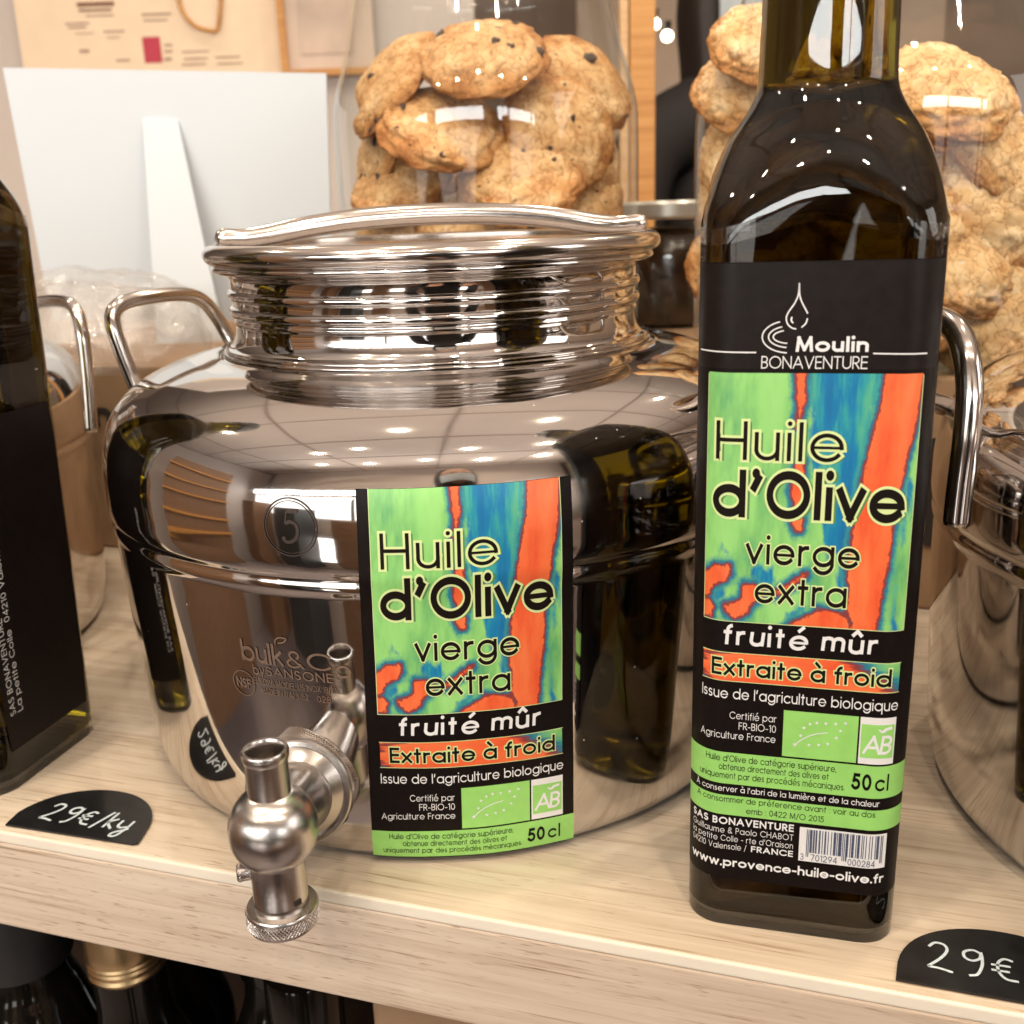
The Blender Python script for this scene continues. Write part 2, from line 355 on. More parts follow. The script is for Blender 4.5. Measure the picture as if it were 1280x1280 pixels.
g('A', .62, Ln(0, 0, .31, .74), Ln(.31, .74, .62, 0), Ln(.11, .24, .51, .24)); g('B', .38, Ln(0, 0, 0, .74), Ln(0, .74, .18, .74), Ar(.18, .56, .18, .18, 90, -90), Ln(0, .38, .18, .38), Ar(.18, .19, .2, .19, 90, -90), Ln(0, 0, .18, 0))
g('C', .66, Ar(.37, .37, .37, .37, 42, 318)); g('D', .54, Ln(0, 0, 0, .74), Ln(0, .74, .18, .74), Ar(.18, .37, .37, .37, 90, -90), Ln(0, 0, .18, 0))
g('E', .36, Ln(0, 0, 0, .74), Ln(0, .74, .36, .74), Ln(0, .39, .34, .39), Ln(0, 0, .36, 0)); g('F', .34, Ln(0, 0, 0, .74), Ln(0, .74, .34, .74), Ln(0, .39, .32, .39))
g('G', .72, Ar(.37, .37, .37, .37, 42, 360), Ln(.42, .37, .74, .37)); g('H', .52, Ln(0, 0, 0, .74), Ln(.52, 0, .52, .74), Ln(0, .38, .52, .38)); g('I', 0, Ln(0, 0, 0, .74))
g('K', .46, Ln(0, 0, 0, .74), Ln(.44, .74, 0, .3), Ln(.14, .42, .46, 0)); g('L', .34, Ln(0, 0, 0, .74), Ln(0, 0, .34, 0)); g('M', .66, Ln(0, 0, .06, .74), Ln(.06, .74, .33, .05), Ln(.33, .05, .6, .74), Ln(.6, .74, .66, 0))
g('N', .54, Ln(0, 0, 0, .74), Ln(0, .74, .54, 0), Ln(.54, 0, .54, .74)); g('O', .74, Ar(.37, .37, .37, .37, 0, 360)); g('P', .38, Ln(0, 0, 0, .74), Ln(0, .74, .18, .74), Ar(.18, .54, .2, .2, 90, -90), Ln(0, .34, .18, .34))
g('R', .40, Ln(0, 0, 0, .74), Ln(0, .74, .18, .74), Ar(.18, .54, .2, .2, 90, -90), Ln(0, .34, .18, .34), Ln(.16, .34, .4, 0)); g('S', .36, Ar(.18, .555, .17, .185, 45, 270), Ar(.18, .185, .18, .185, 90, -140))
g('T', .42, Ln(.21, 0, .21, .74), Ln(0, .74, .42, .74)); g('U', .50, Ln(0, .74, 0, .25), Ar(.25, .25, .25, .25, 180, 360), Ln(.5, .25, .5, .74)); g('V', .56, Ln(0, .74, .28, 0), Ln(.28, 0, .56, .74))
g('Y', .48, Ln(.24, 0, .24, .34), Ln(0, .74, .24, .34), Ln(.48, .74, .24, .34)); g('X', .46, Ln(0, .74, .46, 0), Ln(.46, .74, 0, 0))
g('0', .42, Ar(.21, .37, .21, .37, 0, 360)); g('1', .14, Ln(.14, 0, .14, .74), Ln(.14, .74, 0, .66)); g('2', .42, Ar(.21, .53, .2, .21, 170, -35), Ln(.375, .41, 0, 0), Ln(0, 0, .42, 0))
g('3', .40, Ar(.19, .56, .17, .18, 150, -90), Ar(.19, .19, .2, .19, 90, -150)); g('4', .44, Ln(.33, 0, .33, .74), Ln(.33, .74, 0, .2), Ln(0, .2, .44, .2))
g('5', .40, Ln(.36, .74, .1, .74), Ln(.1, .74, .05, .42), Ar(.18, .23, .21, .23, 125, -150)); g('6', .42, Ar(.21, .22, .21, .22, 0, 360), Ln(.04, .34, .28, .74)); g('7', .40, Ln(0, .74, .4, .74), Ln(.4, .74, .12, 0))
g('8', .40, Ar(.2, .555, .17, .175, 0, 360), Ar(.2, .19, .2, .19, 0, 360)); g('9', .42, Ar(.21, .52, .21, .22, 0, 360), Ln(.38, .4, .14, 0))
g('.', 0, Dt(0, .0)); g(',', .02, Ln(.03, .03, -.02, -.1)); g("'", .06, Ln(.04, .74, 0, .56)); g('’', .12, Dt(.05, .65), Ln(.10, .66, .02, .50)); g('-', .22, Ln(0, .28, .22, .28)); g('/', .26, Ln(0, -.08, .26, .76)); g(':', 0, Dt(0, 0), Dt(0, .42)); g('°', .2, Ar(.1, .64, .1, .1, 0, 360))
g('&', .52, Ar(.24, .57, .15, .17, -50, 230), Ln(.13, .44, .52, 0), Ar(.21, .19, .21, .19, 110, 350))
g('€', .5, Ar(.37, .37, .3, .37, 50, 310), Ln(0, .44, .42, .44), Ln(0, .3, .4, .3))
def acc(base, *s): w, st = G[base]; return (w, tuple(st)+s)
G['é'] = acc('e', Ln(.22, .72, .36, .84)); G['è'] = acc('e', Ln(.32, .72, .18, .84)); G['à'] = acc('a', Ln(.32, .72, .18, .84))
G['û'] = acc('u', Ln(.06, .70, .2, .83), Ln(.2, .83, .34, .70)); G['À'] = acc('A', Ln(.36, .84, .24, .94))
def stroke_quads(pts, w, cap=True):
    P = [Vector(p) for p in pts]; n = len(P)
    closed = (P[0]-P[-1]).length < 1e-5 and n > 3
    if cap and not closed:
        P[0] = P[0]-(P[1]-P[0]).normalized()*w/2*cap; P[-1] = P[-1]+(P[-1]-P[-2]).normalized()*w/2*cap
    Lp, Rp = [], []
    for i in range(n):
        if closed: a, b = P[(i-1) % (n-1)], P[(i+1) % (n-1)]
        else: a, b = P[max(i-1, 0)], P[min(i+1, n-1)]
        d1 = (P[i]-a).normalized() if (P[i]-a).length > 1e-9 else (b-P[i]).normalized()
        d2 = (b-P[i]).normalized() if (b-P[i]).length > 1e-9 else d1
        t = (d1+d2).normalized(); nn = Vector((-t.y, t.x)); k = 1/max(.5, nn.dot(Vector((-d1.y, d1.x))))
        Lp.append(P[i]+nn*w/2*k); Rp.append(P[i]-nn*w/2*k)
    return [[Lp[i], Rp[i], Rp[i+1], Lp[i+1]] for i in range(n-1)]
def prim_pts(s, seg=.08):
    k, c = s
    if k == 'L':
        a, b = Vector(c[:2]), Vector(c[2:]); n = max(1, int((b-a).length/.28)); return [tuple(a.lerp(b, i/n)) for i in range(n+1)]
    cx, cy, rx, ry, a0, a1 = c; n = max(4, int(abs(a1-a0)/360*30))
    return [(cx+rx*cos(R(a0+(a1-a0)*i/n)), cy+ry*sin(R(a0+(a1-a0)*i/n))) for i in range(n+1)]
def union(quads):
    V, Fc = [], []
    for q in quads:
        if len(q) == 4:
            ar = 0
            for i in range(4): ar += q[i][0]*q[(i+1) % 4][1]-q[(i+1) % 4][0]*q[i][1]
            if ar < 0: q = q[::-1]
        Fc.append(list(range(len(V), len(V)+len(q)))); V += [Vector(p) for p in q]
    v, e, f, ov, oe, of = geometry.delaunay_2d_cdt(V, [], Fc, 0, 1e-5, True)
    keep = [t for t, o in zip(f, of) if o]
    return [tuple(p) for p in v], [tuple(t) for t in keep]
_gc = {}
def XH(w): return .54-max(0, w-.08)*.5
def ymap(y, w, ch):
    if ch.isupper() or ch.isdigit() or ch in '&€/°’': return w/2+y*(.74-w)/.74
    xh = XH(w)
    if y < 0: return w/2+y
    if y <= .54: return w/2+y*(xh-w)/.54
    return xh-w/2+(y-.54)*(.74-xh)/.20
def glyph(ch, w, extra=0., cap=1., rnd=False):
    key = (ch, round(w, 4), round(extra, 4), cap)
    if key in _gc: return _gc[key]
    wd, st = G[ch]; Q = []
    for s in st:
        if s[0] == 'D':
            x, y = s[1]; r0 = w*.60; y = .735-r0*.6 if y > .6 else (XH(w)-r0 if y > .1 else r0*.9); r = r0+extra/2
            Q.append([(x+r*cos(i*pi/5), y+r*sin(i*pi/5)) for i in range(10)])
        else:
            pts = [(x, ymap(y, w, ch)) for x, y in prim_pts(s)]
            Q += stroke_quads(pts, (w*.70 if ch in 'eéè' and s[0] == 'L' and s[1][1] < .5 else w)+extra, cap)
    _gc[key] = union(Q) if Q else ([], []); return _gc[key]
def text2d(txt, w=.09, track=.13, extra=0., slant=0., cap=1., wob=0.):
    """list of triangles in em units, x from 0 .. width, baseline y=0; returns verts, faces, width"""
    V, Fc = [], []; x = w/2; rnd = random.Random(len(txt))
    for ch in txt:
        gv, gf = glyph(ch, w, extra, cap); n = len(V); dy = rnd.uniform(-wob, wob); rt = rnd.uniform(-wob, wob)*2
        for a, b in gv: V.append((x+a+slant*b+rt*b, b+dy))
        Fc += [tuple(n+i for i in t) for t in gf]
        x += G[ch][0]+track+(w if ch != ' ' else 0)
    return V, Fc, x-track-w/2
class Print:
    """collects flat lettering in label millimetres"""
    def __init__(s): s.V = []; s.F = []
    def add(s, V, Fc):
        n = len(s.V); s.V += V; s.F += [tuple(n+i for i in t) for t in Fc]
    def text(s, txt, x0, x1, y, cap, w=.09, track=.13, extra=0., slant=0., dy=0., align=None, capst=1., wob=0.):
        V, Fc, W = text2d(txt, w, track, extra, slant, capst, wob)
        _, _, W0 = (0, 0, W)
        sy = cap/.74; sx = (x1-x0)/W if x1 is not None and x0 is not None else sy
        if x0 is None: x0 = x1-W*sx
        s.add([(x0+a*sx, y+b*sy+dy*(x0+a*sx-x0)) for a, b in V], Fc)
    def line(s, pts, w, cap=0.):
        s.add(*union(stroke_quads(pts, w, cap)))
    def rect(s, x0, x1, y0, y1, nx=1, ny=1):
        V = [(x0+(x1-x0)*i/nx, y0+(y1-y0)*j/ny) for j in range(ny+1) for i in range(nx+1)]
        s.add(V, [(j*(nx+1)+i, j*(nx+1)+i+1, (j+1)*(nx+1)+i+1, (j+1)*(nx+1)+i) for j in range(ny) for i in range(nx)])
    def poly(s, pts):
        s.add(*union([list(pts)]))
    def build(s, name, fn, off, mat, parent=None, split=None, kind=None):
        bm = bmesh.new(); vs = [bm.verts.new((a, b, 0)) for a, b in s.V]
        for t in s.F:
            try: bm.faces.new([vs[i] for i in t])
            except ValueError: pass
        if split:
            for _ in range(5):
                ed = [e for e in bm.edges if e.calc_length() > split]
                if not ed: break
                bmesh.ops.subdivide_edges(bm, edges=ed, cuts=1, use_grid_fill=False)
            bmesh.ops.triangulate(bm, faces=[f for f in bm.faces if len(f.verts) > 4])
        bmesh.ops.recalc_face_normals(bm, faces=bm.faces)
        for f in bm.faces:
            if f.normal.z < 0: f.normal_flip()
        for v in bm.verts: v.co = Vector(fn(v.co.x, v.co.y, off))
        me = bpy.data.meshes.new(name); bm.to_mesh(me); bm.free(); me.materials.append(mat); me.shade_smooth()
        o = bpy.data.objects.new(name, me); COL.objects.link(o)
        if parent: o.parent = parent
        if kind: o['kind'] = kind
        return o
# ================================================================== SETTING (the shelf the things stand on, and the room)
YAW = R(-17.9)
SDX, SDY = Vector((cos(YAW), sin(YAW), 0)), Vector((-sin(YAW), cos(YAW), 0))
E0 = Vector((-.0278, .2608, 0))                       # a point of the shelf's front edge
def shelf_pt(a, b, z=0): return E0+SDX*a+SDY*b+Vector((0, 0, z))
def pose_on_shelf(o, a=0, b=0, z=0): o.location = shelf_pt(a, b, z); o.rotation_euler = (0, 0, YAW); return o
shelf = empty('wooden_shelf', E0, YAW)
tag(shelf, 'pale oak display shelf carrying the steel canister, the bottles and the price tags', 'shelf')
bbox('shelf_board', (0, .50, -.0125), (2.4, .997, .025), WOOD, shelf)
bbox('edge_band', (0, .0009, -.0021), (2.4, .0016, .0042), EDGE, shelf, .0006)
bbox('fascia', (0, .006, -.0218), (2.4, .0118, .0350), WOOD_F, shelf, .0008)
M_floor = plain('mauve_floor', (.42, .36, .36), .35, .1, 3); M_ceil = plain('beige_ceiling', (.60, .53, .49), .8, .05, 2)
M_wall = plain('warm_wall', (.66, .52, .41), .8, .05, 2); M_wallg = plain('greyish_wall', (.54, .48, .45), .8, .05, 2)
M_dark = plain('dark_interior', (.02, .014, .012), .7)
setting('floor', [(-3, -1.4, -1.1), (3, -1.4, -1.1), (3, 4.2, -1.1), (-3, 4.2, -1.1)], [(0, 1, 2, 3)], M_floor)
setting('ceiling', [(-3, -1.4, 1.32), (3, -1.4, 1.32), (3, 4.2, 1.32), (-3, 4.2, 1.32)], [(0, 3, 2, 1)], M_ceil)
for i in range(5):
    V, Fc = box_data(0, -1.1+i*.62, 1.314, 6, .012, .010); setting('ceiling_joint', V, Fc, plain('joint', (.36, .30, .27), .8))
for i in range(5):
    V, Fc = box_data(-1.5+i*.75, .8, 1.3135, .012, 6, .010); setting('ceiling_joint', V, Fc, bpy.data.materials['joint'])
V, Fc = box_data(0, 3.9, .1, 6, .1, 2.4); setting('rear_wall', V, Fc, M_wall)
V, Fc = box_data(-2.4, .6, .1, .1, 6, 2.4); setting('left_wall', V, Fc, M_wallg)
V, Fc = box_data(2.4, .8, .1, .1, 5, 2.4); setting('right_wall', V, Fc, M_wall)
# shop front behind the photographer: piers, lintel and sill round the daylight
M_brown = mk_wood('brown_shop_wood', [(.16, .09, .055), (.22, .13, .08), (.27, .17, .11)], .4)
for c, s_ in (((-2.5, -1.34, .1), (.6, .1, 2.4)), ((2.05, -1.34, .1), (1.2, .1, 2.4)), ((-.35, -1.34, 1.0), (3.8, .1, .68)), ((-.35, -1.34, -.95), (3.8, .1, .5)), ((-.35, -1.34, -.13), (3.8, .1, .26))):
    V, Fc = box_data(*c, *s_); setting('shop_front_wall', V, Fc, M_wallg)
for x in (-1.45, -.75, .55, 1.2):
    V, Fc = box_data(x, -1.22, .3, .03, .03, .62); setting('window_mullion', V, Fc, M_dark)
V, Fc = box_data(-.35, -1.22, .475, 3.7, .02, .018); setting('window_transom', V, Fc, plain('orange_trim', (.55, .20, .08), .6))
for (x, y, z, sx, sy, sz, m) in [(-1.65, -.75, -.30, .25, .25, 1.0, M_brown), (-1.25, -.95, -.33, .30, .3, .95, plain('dark_grey_case', (.05, .055, .06), .4)), (-.75, -1.1, -.42, .28, .1, .90, M_brown), (-.2, -1.12, -.5, .34, .1, .9, plain('mauve_board', (.25, .17, .15), .6)), (.25, -1.1, -.40, .2, .1, .84, M_dark), (.85, -1.0, -.45, .35, .2, .95, M_brown), (1.45, -.7, -.2, .2, .35, 1.3, M_brown), (-1.75, .05, -.1, .2, .8, 1.5, M_brown)]:
    V, Fc = box_data(x, y, z, sx, sy, sz); setting('shop_furniture', V, Fc, m)
for i in range(5):
    V, Fc = box_data(-1.63, .05, -.3+i*.2, .03, .82, .02); setting('shop_furniture', V, Fc, POST)
# dark lower bay under the shelf
V, Fc = box_data(0, .33, -.22, 2.4, .02, .36); o = setting('lower_bay_back', V, Fc, M_dark); pose_on_shelf(o)
V, Fc = box_data(0, .20, -.335, 2.4, .44, .02); o = setting('lower_shelf', V, Fc, plain('dark_brown_board', (.10, .06, .04), .6)); pose_on_shelf(o)

# partition with posters, behind the white board
pz = 1.62
poster_wall = setting('partition_wall', *box_data(-.42, pz+.02, .25, .78, .02, 1.3), M_wallg)
def card_print(name, parent, rects, mat, y):
    V, Fc = [], []
    for x0, x1, z0, z1 in rects:
        n = len(V); V += [(x0, y, z0), (x1, y, z0), (x1, y, z1), (x0, y, z1)]; Fc.append((n, n+1, n+2, n+3))
    return link(name, V, Fc, mat, parent)
PAPER = plain('cream_paper', (.78, .62, .46), .7, .03); GREYINK = plain('grey_ink', (.36, .25, .19), .7); REDINK = plain('crimson_ink', (.42, .03, .06), .6); BROWNINK = plain('brown_ink', (.20, .09, .05), .6)
def px_at(px, py, Y):
    d = _F+_R2*((px-640)/1282)-_U2*((py-640)/1282); return Vector((0, 0, CAMH))+d*(Y/d.y)
PO = px_at(200, 45, pz)
poster = empty('notice_sheet', PO)
tag(poster, 'large cream notice sheet with lines of print and a red square on the wall', 'poster')
bbox('paper', (-.0, .0, .03), (.405, .003, .30), PAPER, poster)
def pr(x0, x1, y0, y1):
    a_, b_ = px_at(x0, y1, pz)-PO, px_at(x1, y0, pz)-PO; return (a_.x, b_.x, a_.z, b_.z)
card_print('heading', poster, [pr(97, 143, 2, 9), pr(99, 140, 11, 15)], BROWNINK, -.0022)
card_print('small_print', poster, [pr(108, 143, 18, 21), pr(82, 112, 28, 31), pr(86, 108, 33, 36), pr(95, 118, 41, 43), pr(130, 156, 38, 41), pr(134, 150, 46, 48), pr(100, 112, 62, 66), pr(146, 163, 74, 77), pr(178, 214, 16, 20), pr(180, 210, 24, 27), pr(206, 216, 55, 58), pr(206, 216, 63, 66), pr(206, 215, 72, 76), pr(228, 262, 63, 66), pr(230, 260, 72, 75), pr(228, 258, 79, 82), pr(270, 300, 70, 73), pr(272, 304, 78, 81)], GREYINK, -.0022)['kind'] = 'stuff'
card_print('red_square', poster, [pr(182, 200, 46, 79)], REDINK, -.0022)
V, Fc = tube_data(catmull([px_at(x, y, pz-.006) for x, y in ((216, -30), (222, -5), (228, 15), (243, 32), (262, 38), (272, 36), (275, 12), (276, -10))], 6), .0028, 8)
tag(link('cord', V, Fc, POST, None, True), 'thin tan cord hanging in a loop over the cream notice sheet', 'cord')
FO_ = px_at(410, 30, pz-.012); frame = empty('picture_frame', FO_)
tag(frame, 'thin wooden picture frame with a faded grey print, left of the biscuit jar', 'picture frame')
a_, b_ = px_at(358, 92, pz-.012)-FO_, px_at(470, 92, pz-.012)-FO_
bbox('frame_rail', ((a_.x+b_.x)/2, 0, a_.z), (b_.x-a_.x, .014, .0085), POST, frame); bbox('frame_rail', (a_.x, 0, a_.z+.11), (.0095, .0145, .22), POST, frame)
bbox('print', ((a_.x+b_.x)/2, .004, a_.z+.10), (b_.x-a_.x, .004, .20), plain('faded_print', (.58, .46, .38), .6, .1, 12), frame)
bbox('picture', ((a_.x+b_.x)/2-.004, .0015, a_.z+.075), (.075, .003, .10), plain('faded_picture', (.50, .39, .32), .6, .2, 14), frame)
# timber post right of the middle jar
post = empty('timber_post', (.150, 1.15, .2)); tag(post, 'upright orange pine post right behind the middle biscuit jar', 'post')
bbox('post_shaft', (0, 0, .05), (.026, .03, 1.1), POST, post, .002); bbox('side_batten', (-.018, .002, .05), (.008, .02, 1.1), mk_wood('pale_pine', [(.60, .38, .18), (.68, .45, .24), (.72, .5, .3)], .3), post)
far = setting('pale_far_wall', *box_data(.65, 2.75, .2, .9, .03, 1.3), plain('pale_far_wall_paint', (.72, .56, .43), .8, .03))
bmat, nt, p = nmat('lit_bulb'); pset(p, base=(1, .9, .75), em=(1, .88, .68), ems=9)
for i, (px, py) in enumerate([(818, 30), (834, 45)]):
    Y = 2.45; kk = Y/1282*1.02
    L = empty('spot_lamp', px_at(px, py, Y))
    tag(L, ['small round warm lamp, the upper left of two glowing by the masked person', 'small round warm lamp, the lower right of two glowing by the masked person'][i], 'lamp', 'lamps glowing in the background')
    lathe('bulb', smooth_prof([(0, -.012), (.009, -.008), (.012, 0), (.009, .008), (0, .012)]), bmat, L, 24)
    lathe('lamp_holder', [(0, .012), (.008, .012), (.009, .03), (0, .03)], M_dark, L, 24)

# ================================================================== cardboard boxes behind the canister
def carton(name, a0, a1, label, zt=.117, b=.155, dep=.34):
    e = empty(name, shelf_pt(0, 0), YAW); e.location = (.2140, .4770, 0)
    tag(e, label, 'box', 'brown cardboard boxes behind the canisters')
    bbox('carton_wall', ((a0+a1)/2, dep/2, zt/2+.0005), (a1-a0, dep, zt), CARD, e, .0015)
    return e
cr_ = carton('cardboard_box', -.212, .16, 'brown cardboard box with a big black letter g, under the right biscuit jar')
cl_ = carton('cardboard_box', -.60, -.218, 'brown cardboard box with small black letters, behind the bottle on the left')
pg = Print(); pg.text('g', None, .045, 0, 65, .2)
def gfn(ox, oz, s):
    return lambda a, b, off: (ox+a*s, -.0012-off, oz+b*s)
pg = Print(); pg.text('g', 0, 48, 0, 60, .20)
pg.build('letter_print', gfn(-.0305, .050, .001), 0, CARDI, cr_)
pg = Print(); pg.text('g', 0, 20, 0, 24, .17); pg.text('n', 24, 42, 0, 24, .17); pg.text('a', 0, 18, -26, 20, .17); pg.text('.', 30, 40, -26, 20, .3)
pg.build('letter_print', gfn(-.512, .080, .00075), 0, CARDI, cl_)

# ================================================================== clear jars and biscuits
_cm = []
def cookie_mesh(seed, rough=1., mound=.35, n=5):
    bm = bmesh.new(); bmesh.ops.create_icosphere(bm, subdivisions=n, radius=1.)
    off = Vector((seed*7.3, seed*3.1, seed*1.7))
    for v in bm.verts:
        d = v.co.normalized()
        e = 1+.13*noise.noise(d*1.2+off)+.06*noise.noise(d*2.7+off)+.025*noise.noise(d*7+off)
        q = Vector((d.x, d.y, 0)); rr = q.length
        q = q*(1+.22*(1-rr)*rr)
        z = (abs(d.z)**1.1)*(mound if d.z > 0 else -mound*.45)
        w_ = d*2.1+Vector((noise.noise(d*4+off), noise.noise(d*4-off), noise.noise(d*4+off*2)))*.35+off
        dist = noise.voronoi(w_)[0]; gap = dist[1]-dist[0]
        gate = max(0, min(1, (noise.noise(d*1.6+off*3)+.28)*3))*min(1, max(0, d.z*2.2+.25))
        crack = -.055*max(0, 1-gap/.13)*gate
        lump = (.020*noise.fractal(d*4.2+off, .75, 2., 6)+crack)*rough+.012*noise.noise(d*18+off)
        v.co = Vector((q.x, q.y, z))*e+Vector((d.x*.8, d.y*.8, d.z)).normalized()*lump
    me = bpy.data.meshes.new('biscuit'); bm.to_mesh(me); bm.free(); me.shade_smooth(); return me
CM1 = [cookie_mesh(i, 1.1, .38) for i in range(4)]; CM2 = [cookie_mesh(10+i, 1.9, .50) for i in range(4)]
for m_ in CM1: m_.materials.append(COOKIE)
for m_ in CM2: m_.materials.append(COOKIE2)
chipm = bpy.data.meshes.new('chip'); bm = bmesh.new(); bmesh.ops.create_icosphere(bm, subdivisions=2, radius=1.)
for v in bm.verts: v.co *= 1+.7*noise.noise(v.co*1.3+Vector((3, 1, 2)))
bm.to_mesh(chipm); bm.free(); chipm.shade_smooth(); chipm.materials.append(CHOC)
def px_at(px, py, Y):
    d = _F+_R2*((px-640)/1282)-_U2*((py-640)/1282); return Vector((0, 0, CAMH))+d*(Y/d.y)
def keep_inside(pos, r, c, rin):
    p = Vector(pos); 
    for _ in range(80):
        dx, dy = p.x-c.x, p.y-c.y
        if math.hypot(abs(dx)+.74*r, max(0, abs(dy)+.15*r)) <= rin: break
        if abs(dx)+.74*r > rin*.86: p.x = c.x+dx*.97
        else: p.y = c.y+dy*.96
    return p
def biscuit(k, meshes, pos, r, nrm, spin, label, group, chips=0, cat='biscuit'):
    o = bpy.data.objects.new('biscuit', meshes[k % len(meshes)]); COL.objects.link(o)
    o.rotation_mode = 'QUATERNION'
    q = Vector(nrm).normalized().to_track_quat('Z', 'Y') @ Matrix.Rotation(spin, 3, 'Z').to_quaternion()
    o.rotation_quaternion = q; o.location = pos; o.scale = (r, r, r)
    tag(o, label, cat, group)
    rr = random.Random(k*13+1)
    me = o.data
    for j in range(chips):
        for _ in range(60):
            v = me.vertices[rr.randrange(len(me.vertices))]
            if v.normal.z > .5: break
        c = bpy.data.objects.new('chocolate_chip', chipm); COL.objects.link(c); c.parent = o
        c.location = v.co*.975; s = rr.choice((.03, .04, .05, .06, .07, .12)); c.scale = (s, s*rr.uniform(.45, .9), s*.5)
        c.rotation_mode = 'QUATERNION'; c.rotation_quaternion = v.normal.to_track_quat('Z', 'Y')
    return o
def jar(name, loc, label, prof, base_prof, seg=96):
    j = empty(name, loc); tag(j, label, 'jar', 'clear glass biscuit jars')
    lathe('jar_wall', prof, GLASS, j, seg, 60); lathe('jar_base', base_prof, GLASS_B, j, seg, 60)
    return j
Rj = .0905
J1 = Vector((-.0075, .655, .1185))
outer = smooth_prof([(.078, .002), (.086, .006), (Rj, .018), (Rj, .06), (Rj, .125), (.0885, .145), (.081, .170), (.0755, .195), (.073, .207), (.076, .216), (.0765, .222)], 4)
jar1 = jar('biscuit_jar', J1, 'tall clear glass jar of chocolate chip biscuits behind the steel lid', outer, [(0, .0), (.076, 0), (.080, .002), (.080, .006), (.07, .007), (0, .007)])
lathe('jar_stopper', smooth_prof([(0, .236), (.03, .234), (.05, .226), (.071, .222), (.071, .216), (.045, .212), (.03, .206), (0, .204)]), GLASS, jar1, 64, 40)
spots1 = [ # px, py, depth, radius, normal, label
 (606, 77, .592, .0350, (-.08, -.62, .86), 'palest chocolate chip biscuit, topmost in the middle jar'),
 (497, 92, .625, .030, (-.55, -.45, .65), 'biscuit leaning at the upper left of the middle jar, behind the topmost one'),
 (490, 120, .598, .0290, (-.70, -.35, .75), 'golden biscuit against the left glass of the middle jar, just under the top layer'),
 (553, 165, .583, .0345, (.22, -.66, .80), 'oval cracked biscuit tilted left of centre in the middle jar'),
 (702, 163, .586, .0325, (.35, -.95, .25), 'round crackled biscuit facing front, right of centre in the middle jar'),
 (745, 105, .625, .0330, (.55, -.62, .55), 'darker biscuit against the upper right glass of the middle jar'),
 (650, 224, .582, .0345, (.05, -.72, .74), 'biscuit with large chocolate pieces low in the centre of the middle jar'),
 (500, 232, .590, .0310, (-.30, -.60, .8), 'pale biscuit low on the left of the middle jar'),
 (760, 247, .600, .0290, (.6, -.70, .4), 'small biscuit low at the right glass of the middle jar, above the lid end'),
 (778, 195, .620, .028, (.8, -.5, .3), 'biscuit edge squeezed against the right glass of the middle jar at mid height'),
 (455, 190, .620, .0270, (-.85, -.4, .3), 'biscuit edge squeezed against the left glass of the middle jar at mid height'),
 (596, 290, .590, .0340, (0, -.66, .72), 'biscuit glimpsed between the lid and its raised handle, centre'),
 (470, 285, .605, .0300, (-.5, -.66, .5), 'biscuit glimpsed above the lid handle at the far left of the jar'),
 (705, 300, .600, .0320, (.3, -.66, .6), 'biscuit glimpsed under the lid handle, right of centre'),
]
for i, (px, py, Y, r, n, lab) in enumerate(spots1):
    biscuit(i, CM1, keep_inside(px_at(px, py, Y+.002), r, J1, .0885), r, n, i*1.9, lab, 'chocolate chip biscuits in the middle jar', 7 if i in (3, 4, 6, 0, 7) else 4)
for i, (x, y, z, r, lab) in enumerate([(-.03, .045, .05, .032, 'biscuit buried deep at the left back of the middle jar'), (.035, .04, .05, .032, 'biscuit buried deep at the right back of the middle jar'), (0, .01, .025, .034, 'biscuit buried at the very bottom of the middle jar'), (.0, .045, .088, .033, 'biscuit behind the topmost one in the middle jar'), (-.04, .03, .10, .030, 'biscuit showing at the upper left back of the middle jar'), (.042, .03, .098, .030, 'biscuit showing at the upper right back of the middle jar')]):
    biscuit(i+3, CM1, J1+Vector((x, y, z)), r, (x*6, -.4, .8), i*2.3, lab, 'chocolate chip biscuits in the middle jar')
J2 = Vector((.203, .570, .1185)); R2 = .0985
outer2 = smooth_prof([(.084, .002), (.093, .006), (R2, .018), (R2, .08), (R2, .118), (.0960, .135), (.086, .158), (.0745, .185), (.072, .20), (.076, .212)], 4)
jar2 = jar('biscuit_jar', J2, 'clear glass jar of pale nut biscuits behind the tall bottle on the right', outer2, [(0, 0), (.084, 0), (.091, .003), (.092, .012), (.085, .013), (.08, .008), (0, .008)])
